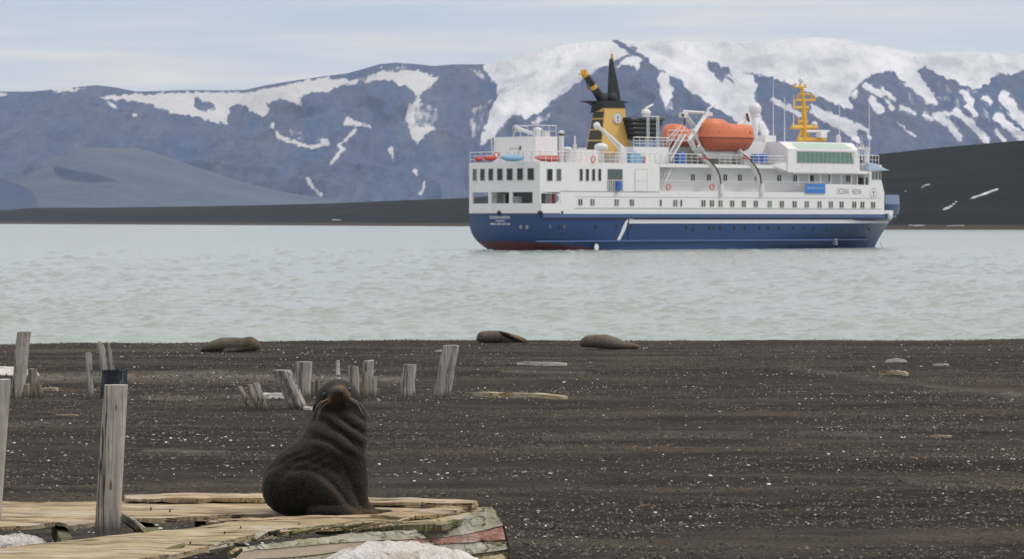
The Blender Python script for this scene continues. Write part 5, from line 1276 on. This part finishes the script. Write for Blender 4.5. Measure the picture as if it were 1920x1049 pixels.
skin([(455,1032),(540,1024),(640,1016),(700,1012),(800,1008),(860,1001),(942,983)], [(440,1050),(560,1044),(640,1034),(700,1028),(800,1022),(860,1018),(948,1012)], 'side_strake', 'redplank', push=.01, label='hull plank with faded red paint')
skin([(430,1048),(560,1041),(640,1031),(700,1026),(800,1020),(860,1016),(948,1010)], [(420,1085),(560,1080),(700,1062),(860,1042),(953,1030)], 'side_strake', 'paleplank', push=.015)
skin([(560,1078),(700,1062),(860,1044),(955,1033)], [(560,1140),(700,1130),(860,1130),(966,1130)], 'side_strake', 'tan2', push=.0)
# end face blocks
mb = MB(); a = P(921, 956, 27.25); 
mb.add([P(921,954,27.2)[:], P(946,985,27.15)[:], P(957,1034,27.05)[:], P(966,1130,26.85)[:], P(905,948,27.75)[:], P(926,985,27.7)[:], P(935,1034,27.6)[:], P(944,1130,27.4)[:]], [(0,1,5,4),(1,2,6,5),(2,3,7,6)]); mb.build('stem_face', M['paleplank'], wreck, off=W0)
# nails
mb = None
for (x, y, l_) in ((420,1003,14),(450,993,14),(356,1020,10),(770,973,0),(318,958,0),(282,955,0),(905,985,0),(944,1018,0),(560,985,6)):
    p = P(x, y, interp([(300,24.6),(420,25.1),(560,26.0),(770,26.4),(950,27.0)], x)-.1 if l_ == 0 else 14875/(y-HY))
    mb = MB(); mb.tube([p+Vector((0, 0, -.01)), p+Vector((.006, 0, max(.012, l_*.0016)))], .006, 6); mb.build('nail', M['rust'], wreck, off=W0)

# snow lumps
k = NM('dirty_old_snow'); f_ = k.noise(k.coord((3.2, 1.6, 8)), 1, 6, .68, .6); g_ = k.noise(k.coord((1, 1, 1)), 30, 3, .6)
c = k.ramp(f_, [(.38, (.44, .36, .30)), (.47, (.62, .56, .51)), (.60, (.76, .73, .70))]); c = k.mix(k.ramp(g_, [(.66, 0.0), (.74, .6)]), c, (.14, .10, .08))
k.color(c); k.rough(.7); k.spec(.2); k.bump(k.math('ADD', f_, k.math('MULTIPLY', g_, .4)), 1.0, .10); M['snow'] = k.m
def snow(px0, px1, ytop, d, dep, base_z, label, peak=.55, name='snow_patch', pw=.5):
    x0, x1 = (px0-CX)*d/F, (px1-CX)*d/F; H = CH-(ytop-HY)*d/F-base_z
    n, m_ = 60, 26; U, V = np.meshgrid(np.linspace(-1, 1, n), np.linspace(-1, 1, m_))
    Xc, ph = (x0+x1)/2, random.random()*50
    uu = np.where(U < (peak*2-1), (U-(peak*2-1))/(peak*2), (U-(peak*2-1))/(2-peak*2))
    hgt = np.clip(1-np.abs(uu)**2.2-np.abs(V)**2.4, 0, 1)**pw
    Z = H*hgt*(1+.10*fbm(U*4+ph, V*4, 3, 4)+.05*fbm(U*14+ph, V*9, 3, 3))-.02*(hgt <= 0)
    X = U*(x1-x0)/2; Y = V*dep/2
    o = sheet(name, X, Y, Z, M['snow']); o.location = (Xc, d, base_z)
    return tag(o, label, 'snow', 'patches of old snow')
snow(575, 945, 1020, 24.9, 1.1, 1.05, 'dirty mound of old snow against the side of the wreck in front', .45, pw=.36)
snow(-60, 118, 1003, 25.6, .4, 1.2, 'low snow patch in the gap between the left wreck planks', .5)
q_ = hit(10, 702); snow(-70, 72, 688, q_.y, 1.8, q_.z-.03, 'small bright snow patch on the beach at the left edge', .45)

# ------------------------------------------------------------------ seals
def fur(name, dark, mid, light, spots=True):
    k = NM(name); v = k.coord((1, 1, 1)); a = k.noise(v, 7, 5, .62); b = k.noise(v, 160, 3, .75); st = k.noise(k.coord((90, 90, 26)), 1, 3, .6)
    c = k.ramp(a, [(.34, dark), (.55, mid)]); c = k.mix(k.attr('pale'), c, light); c = k.mix(k.attr('tawny'), c, (.21, .125, .065))
    c = k.mix(k.ramp(b, [(.40, .7), (.52, 0.0)]), c, tuple(q*.35 for q in dark)); c = k.mix(k.ramp(b, [(.54, 0.0), (.68, .45)]), c, tuple(min(1, q*2.2) for q in light))
    k.color(c); k.rough(.72); k.spec(.12); k.b.inputs['Sheen Weight'].default_value = .06; k.b.inputs['Sheen Roughness'].default_value = .5
    k.bump(k.math('ADD', b, k.math('MULTIPLY', st, .6)), .55, .006); return k.m
M['fur'] = fur('dark_wet_seal_fur', (.0055, .0047, .0038), (.0100, .0088, .0070), (.080, .074, .062))
M['fur2'] = fur('grey_brown_seal_fur', (.060, .049, .036), (.115, .097, .073), (.20, .18, .145))
M['eye'] = paint('wet_dark_eye', (.006, .005, .006), .2, .06, 20); M['nose'] = paint('black_wet_nose', (.003, .003, .003), .3, .5, 60); M['whisker'] = paint('pale_whisker', (.55, .48, .36), .1, .5, 50)
def blob(chains, vox, name, mat, parent=None, sm=8, post_=None):
    mb = MB()
    for ch in chains:
        for (a, b) in zip(ch[:-1], ch[1:]):
            a = np.array(a, float); b = np.array(b, float); L = np.linalg.norm(a[:3]-b[:3]); r0 = max(min(a[3:].min(), b[3:].min()), 1e-3); n = max(2, int(L/(r0*.22)))
            for i in range(n+1):
                p = a+(b-a)*i/n; r3 = (p[3], p[3], p[3]) if len(p) == 4 else (p[3], p[4], p[5])
                mb.ell(p[:3], *r3, n=16, m=10)
        if len(ch) == 1: p = ch[0]; mb.ell(p[:3], *( (p[3],)*3 if len(p) == 4 else p[3:6]), n=20, m=12)
    o = mb.build('tmp', mat)
    r = o.modifiers.new('r', 'REMESH'); r.mode = 'VOXEL'; r.voxel_size = vox; r.use_smooth_shade = True
    s = o.modifiers.new('s', 'SMOOTH'); s.factor = .6; s.iterations = sm
    bpy.context.view_layer.update(); dg_ = bpy.context.evaluated_depsgraph_get()
    me = bpy.data.meshes.new_from_object(o.evaluated_get(dg_)); me.name = name
    bpy.data.objects.remove(o)
    n = len(me.vertices); co = np.zeros(n*3); me.vertices.foreach_get('co', co); co = co.reshape(-1, 3); no = np.zeros(n*3); me.vertices.foreach_get('normal', no); no = no.reshape(-1, 3)
    at = {}
    if post_: co, at = post_(co, no)
    me.vertices.foreach_set('co', co.ravel())
    for k_, a in at.items(): q = me.attributes.new(k_, 'FLOAT', 'POINT'); q.data.foreach_set('value', a.astype(np.float32))
    if not me.materials: me.materials.append(mat)
    me.polygons.foreach_set('use_smooth', [True]*len(me.polygons)); me.update()
    o = bpy.data.objects.new(name, me); C.objects.link(o)
    if parent: o.parent = parent
    return o
SD = 27.1
seal = empty('fur_seal', P(600, 968, SD), label='dark fur seal sitting upright on the wreck, looking back at the camera', cat='seal')
def g3(x, y, z, c, s): return np.exp(-((x-c[0])**2+(y-c[1])**2+(z-c[2])**2)/s**2)
def seal_post(co, no):
    x, y, z = co.T
    # neck folds running down to the right
    v = z+0.62*(x-0.1)-0.10*np.sin((x+.1)*6)
    reg = ss(.36, .50, z)*(1-ss(.70, .79, z))*ss(-.12, .0, x-.0)*np.clip(-no[:, 1]+.45, 0, 1)
    f = np.sin(2*math.pi*(v)/.118+2.4*fbm(x*5, z*5+y*3, 77, 2)+.8*np.sin(x*9+y*4))
    f = np.where(f > 0, f*.85, -np.abs(f)**.55*1.25)
    co = co+no*(reg*f*(.0088*(.6+.8*vnoise(v*9, x*3, 4))))[:, None]
    v2 = z-.45*x; reg2 = ss(.30, .36, z)*(1-ss(.44, .52, z))*(1-ss(-.02, .10, x))*ss(-.30, -.2, x)
    co = co+no*(reg2*.006*np.sin(2*math.pi*v2/.06))[:, None]
    tp = [(-.30,.27),(-.22,.335),(-.12,.350),(-.04,.337),(.05,.285),(.116,.229),(.17,.16),(.213,.10),(.31,.045)]
    dd = np.full(x.shape, 9.); 
    for (a0, b0), (a1, b1) in zip(tp[:-1], tp[1:]):
        L_ = (a1-a0)**2+(b1-b0)**2; tq = np.clip(((x-a0)*(a1-a0)+(z-b0)*(b1-b0))/L_, 0, 1); dd = np.minimum(dd, np.hypot(x-a0-tq*(a1-a0), z-b0-tq*(b1-b0)))
    top_ = np.interp(x, [p[0] for p in tp], [p[1] for p in tp]); ins = z < top_; fr = ss(-.02, -.10, y)*ss(-.30, -.2, x)
    sdt = np.where(ins, dd, -dd)
    co = co+no*(fr*(.024*ss(-.005, .05, sdt)*(1-ss(.08, .16, sdt)*.6)-.016*np.exp(-((sdt+.012)/.018)**2)))[:, None]
    co = co+no*(.0035*fbm(x*14+y*9, z*14, 5, 3))[:, None]
    # mouth line, eye sockets
    m_ = np.exp(-((z-(.852-.35*(x-.145)**2*20+.22*(x-.145)))/.006)**2)*np.exp(-((x-.145)/.055)**2)*(y < -.14)
    co = co-no*(m_*.012)[:, None]
    z = co[:, 2]
    pale = .9*ss(.42, .56, z)*(1-ss(.72, .80, z))*np.clip(-no[:, 1]*.7+no[:, 2]*.5+.35, 0, 1)*np.clip(.5+.6*f*reg+.3, 0, 1)  # grizzled pale fur, with fold highlights and sheen painted in by surface direction
    pale = np.maximum(pale, .42*ss(.78, .90, z)*np.clip(no[:, 2]*1.2+.35, 0, 1)*(1-g3(co[:, 0], co[:, 1], z, (.147, -.26, .91), .06))*(1-g3(co[:, 0], co[:, 1], z, (.047, -.15, .887), .045))*(1-g3(co[:, 0], co[:, 1], z, (.209, -.14, .922), .045)))
    taw = .85*g3(co[:, 0], co[:, 1], z, (.155, -.185, .945), .045)+.95*g3(co[:, 0], co[:, 1], z, (.082, -.205, .855), .026)+1.2*g3(co[:, 0], co[:, 1], z, (.212, -.20, .878), .030)+.3*g3(co[:, 0], co[:, 1], z, (.145, -.23, .868), .03)
    hz_ = ((co[:, 0]+.09)/.24)**2+((z-.22)/.245)**2
    taw = taw+.20*fr*np.exp(-((sdt-.018)/.022)**2)*ss(-.1, .05, x)+.22*ss(.22, .33, x)*(1-ss(.05, .12, z))*(y < 0)+.2*ss(.36, .30, z)*ss(.18, .28, x)*ss(.1, .0, z-.25)*.4
    return co, {'pale': np.clip(pale, 0, 1), 'tawny': np.clip(taw, 0, 1)}
body = blob([
  [(-.20,.10,.225,.225,.25,.235),(-.13,.10,.255,.26,.26,.262),(-.04,.09,.31,.265,.25,.27),(.045,.07,.41,.26,.23,.25),(.095,.05,.52,.245,.21,.22),(.125,.035,.63,.222,.195,.2),(.148,.02,.73,.196,.18,.17),(.142,.0,.80,.176,.17,.16),(.13,-.015,.838,.163,.165,.155)],
  [(.13,-.03,.845,.158,.16,.152),(.138,-.10,.87,.115,.10,.095),(.145,-.17,.885,.074,.075,.066)],
  [(.145,-.18,.895,.05,.06,.045),(.148,-.235,.905,.036,.03,.030)],
  [(.108,-.19,.868,.046,.046,.036)],[(.187,-.19,.880,.046,.046,.036)],
  [(.145,-.08,.80,.10,.08,.07),(.148,-.165,.835,.062,.052,.030)],
  [(-.20,-.02,.20,.225,.20,.20),(-.09,-.07,.21,.235,.18,.215),(.02,-.10,.175,.19,.15,.175),(.11,-.12,.12,.13,.11,.12),(.19,-.14,.075,.09,.08,.07),(.27,-.15,.045,.07,.05,.04),(.33,-.155,.025,.055,.045,.024)],
  [(.02,-.20,.05,.10,.08,.05),(.18,-.24,.03,.09,.05,.03)],
  [(.20,.03,.38,.14,.15,.16),(.265,-.01,.26,.085,.10,.12),(.285,-.03,.15,.062,.065,.08),(.315,-.05,.08,.052,.05,.05),(.37,-.07,.035,.055,.05,.03),(.43,-.08,.030,.05,.05,.016),(.50,-.085,.036,.03,.03,.010)],
  [(.12,-.03,.30,.12,.10,.14),(.17,-.10,.16,.07,.07,.09),(.24,-.13,.06,.06,.05,.05),(.33,-.14,.02,.07,.05,.018),(.40,-.15,.012,.04,.04,.012)],
  [(.10,.20,.30,.12,.1,.14),(.20,.22,.10,.07,.07,.09),(.30,.20,.03,.08,.05,.025)],
  [(-.035,-.03,.80,.012,.014,.026),(-.048,-.035,.775,.008,.008,.022)],
  [(.292,-.02,.865,.013,.014,.018),(.306,-.03,.845,.009,.009,.018)],
], .0085, 'body', M['fur'], seal, 7, seal_post)
for c in ((.047,-.145,.887),(.209,-.137,.922)):
    mb = MB(); mb.ell(c, .024, .019, .021, 16, 10); mb.build('eye', M['eye'], seal, smooth=True)
mb = MB(); mb.ell((.146,-.272,.912), .034, .022, .026, 14, 9); mb.build('nose', M['nose'], seal, smooth=True)
mb = MB(); rg = random.Random(4)
for sx, c0, dirs in ((-1, (.080,-.205,.86), (-.11,-.02,-.15)), (1, (.212,-.20,.875), (.15,-.01,-.15))):
    for i in range(4):
        a = Vector(c0)+Vector((rg.uniform(-.014,.014), rg.uniform(-.01,.01), rg.uniform(-.014,.014))); L = rg.uniform(.5, 1.05); dr = Vector(dirs)*L+Vector((rg.uniform(-.03,.03), rg.uniform(-.02,.02), rg.uniform(-.03,.03)))
        mb.tube([a, a+dr*.5+Vector((sx*.018*L, -.01, .028*L)), a+dr], [.0009, .0007, .0004], 4)
mb.build('whiskers', M['whisker'], seal)

def lying(chain, yb, label, attrs, extra=(), name='resting_seal', mat='fur2', over=()):
    xm = sum(c[0] for c in chain)/len(chain); B = hit(xm, yb); s_ = F/B.y
    o = empty(name, B, label=label, cat='seal', group='fur seals lying on the beach crest')
    cs = [[((c[0]-xm)/s_, (c[3] if len(c) > 3 else 0), (yb-c[1])/s_, c[2]/s_, c[2]/s_*1.15, c[2]/s_*.98) for c in chain]]
    cs += [[((c[0]-xm)/s_, c[3], (yb-c[1])/s_, c[2]/s_, c[2]/s_*.6, c[2]/s_) for c in e] for e in extra]
    def pp(co, no):
        co = co.copy(); co[:, 2] = np.maximum(co[:, 2], -.06); co = co+no*(.004*fbm(co[:, 0]*9, co[:, 2]*9+co[:, 1]*5, 3, 3))[:, None]
        return co, attrs(co[:, 0]*s_+xm, co[:, 1], yb-co[:, 2]*s_)
    blob(cs, .014, 'body', M[mat], o, 6, pp)
    return o, s_, xm
def at1(px, y, py): return {'pale': .55*np.exp(-((px-415)/26)**2), 'tawny': .5*ss(462, 482, px)}
lying([(377,659,2.2),(385,654,7),(400,650,10),(418,646.5,13),(438,647,13.5),(455,647.5,13),(469,645.5,13.5),(477,648,11.5),(483,652,6)], 660, 'seal lying alone on the left, head end tucked away and hump at its right end', at1, [[(468,650,8,-.1),(440,657,4,-.14),(420,659,2.5,-.15)]])
def at2(px, y, py): return {'pale': .25*np.exp(-((px-915)/18)**2), 'tawny': .95*ss(942, 962, px)*(1-ss(974, 986, px))}
o2, s2, x2 = lying([(898,636,5.5),(905,632,11),(920,631.5,12),(935,632,12),(950,634,10.5),(965,636,8.5),(977,638,6.5),(987,640.5,3.5)], 643, 'seal with orange brown flank lying on the crest in the middle, flipper over its side', at2)
mb = MB(); tp = lambda a, b, yy: ((a-x2)/s2, yy, (643-b)/s2)
mb.tube([tp(937,623.5,-.08), tp(948,627.5,-.145), tp(962,634.5,-.14), tp(978,640,-.12)], [.035, .05, .045, .012], 10); mb.build('flipper', M['fur'], o2, smooth=True)
def at3(px, y, py): return {'pale': .6*np.exp(-((px-1155)/26)**2)+.2, 'tawny': .45*ss(1172, 1185, px)+.25*np.exp(-((px-1135)/10)**2)*(py < 634)}
lying([(1093,643,7.5),(1103,640.5,12),(1119,640,13),(1135,640.5,14),(1150,643,12),(1165,646.5,9),(1177,648.5,6.3),(1188,649,5.8),(1195,650,4)], 655, 'pale grey brown seal lying on the right, snout pointing right', at3)

# ------------------------------------------------------------------ haze
def haze():
    k = bpy.data.materials.new('haze_air'); k.use_nodes = True; t = k.node_tree; t.nodes.clear()
    o = t.nodes.new('ShaderNodeOutputMaterial'); p = t.nodes.new('ShaderNodeVolumePrincipled')
    p.inputs['Color'].default_value = (0.66, 0.80, 1.0, 1); p.inputs['Density'].default_value = 2.9e-5; p.inputs['Anisotropy'].default_value = 0.0
    t.links.new(p.outputs[0], o.inputs['Volume'])
    b = MB(); b.box(-12000, 12000, -500, 11500, -6, 700); ob = b.build('haze', k)
    tag(ob, kind='stuff')
haze()
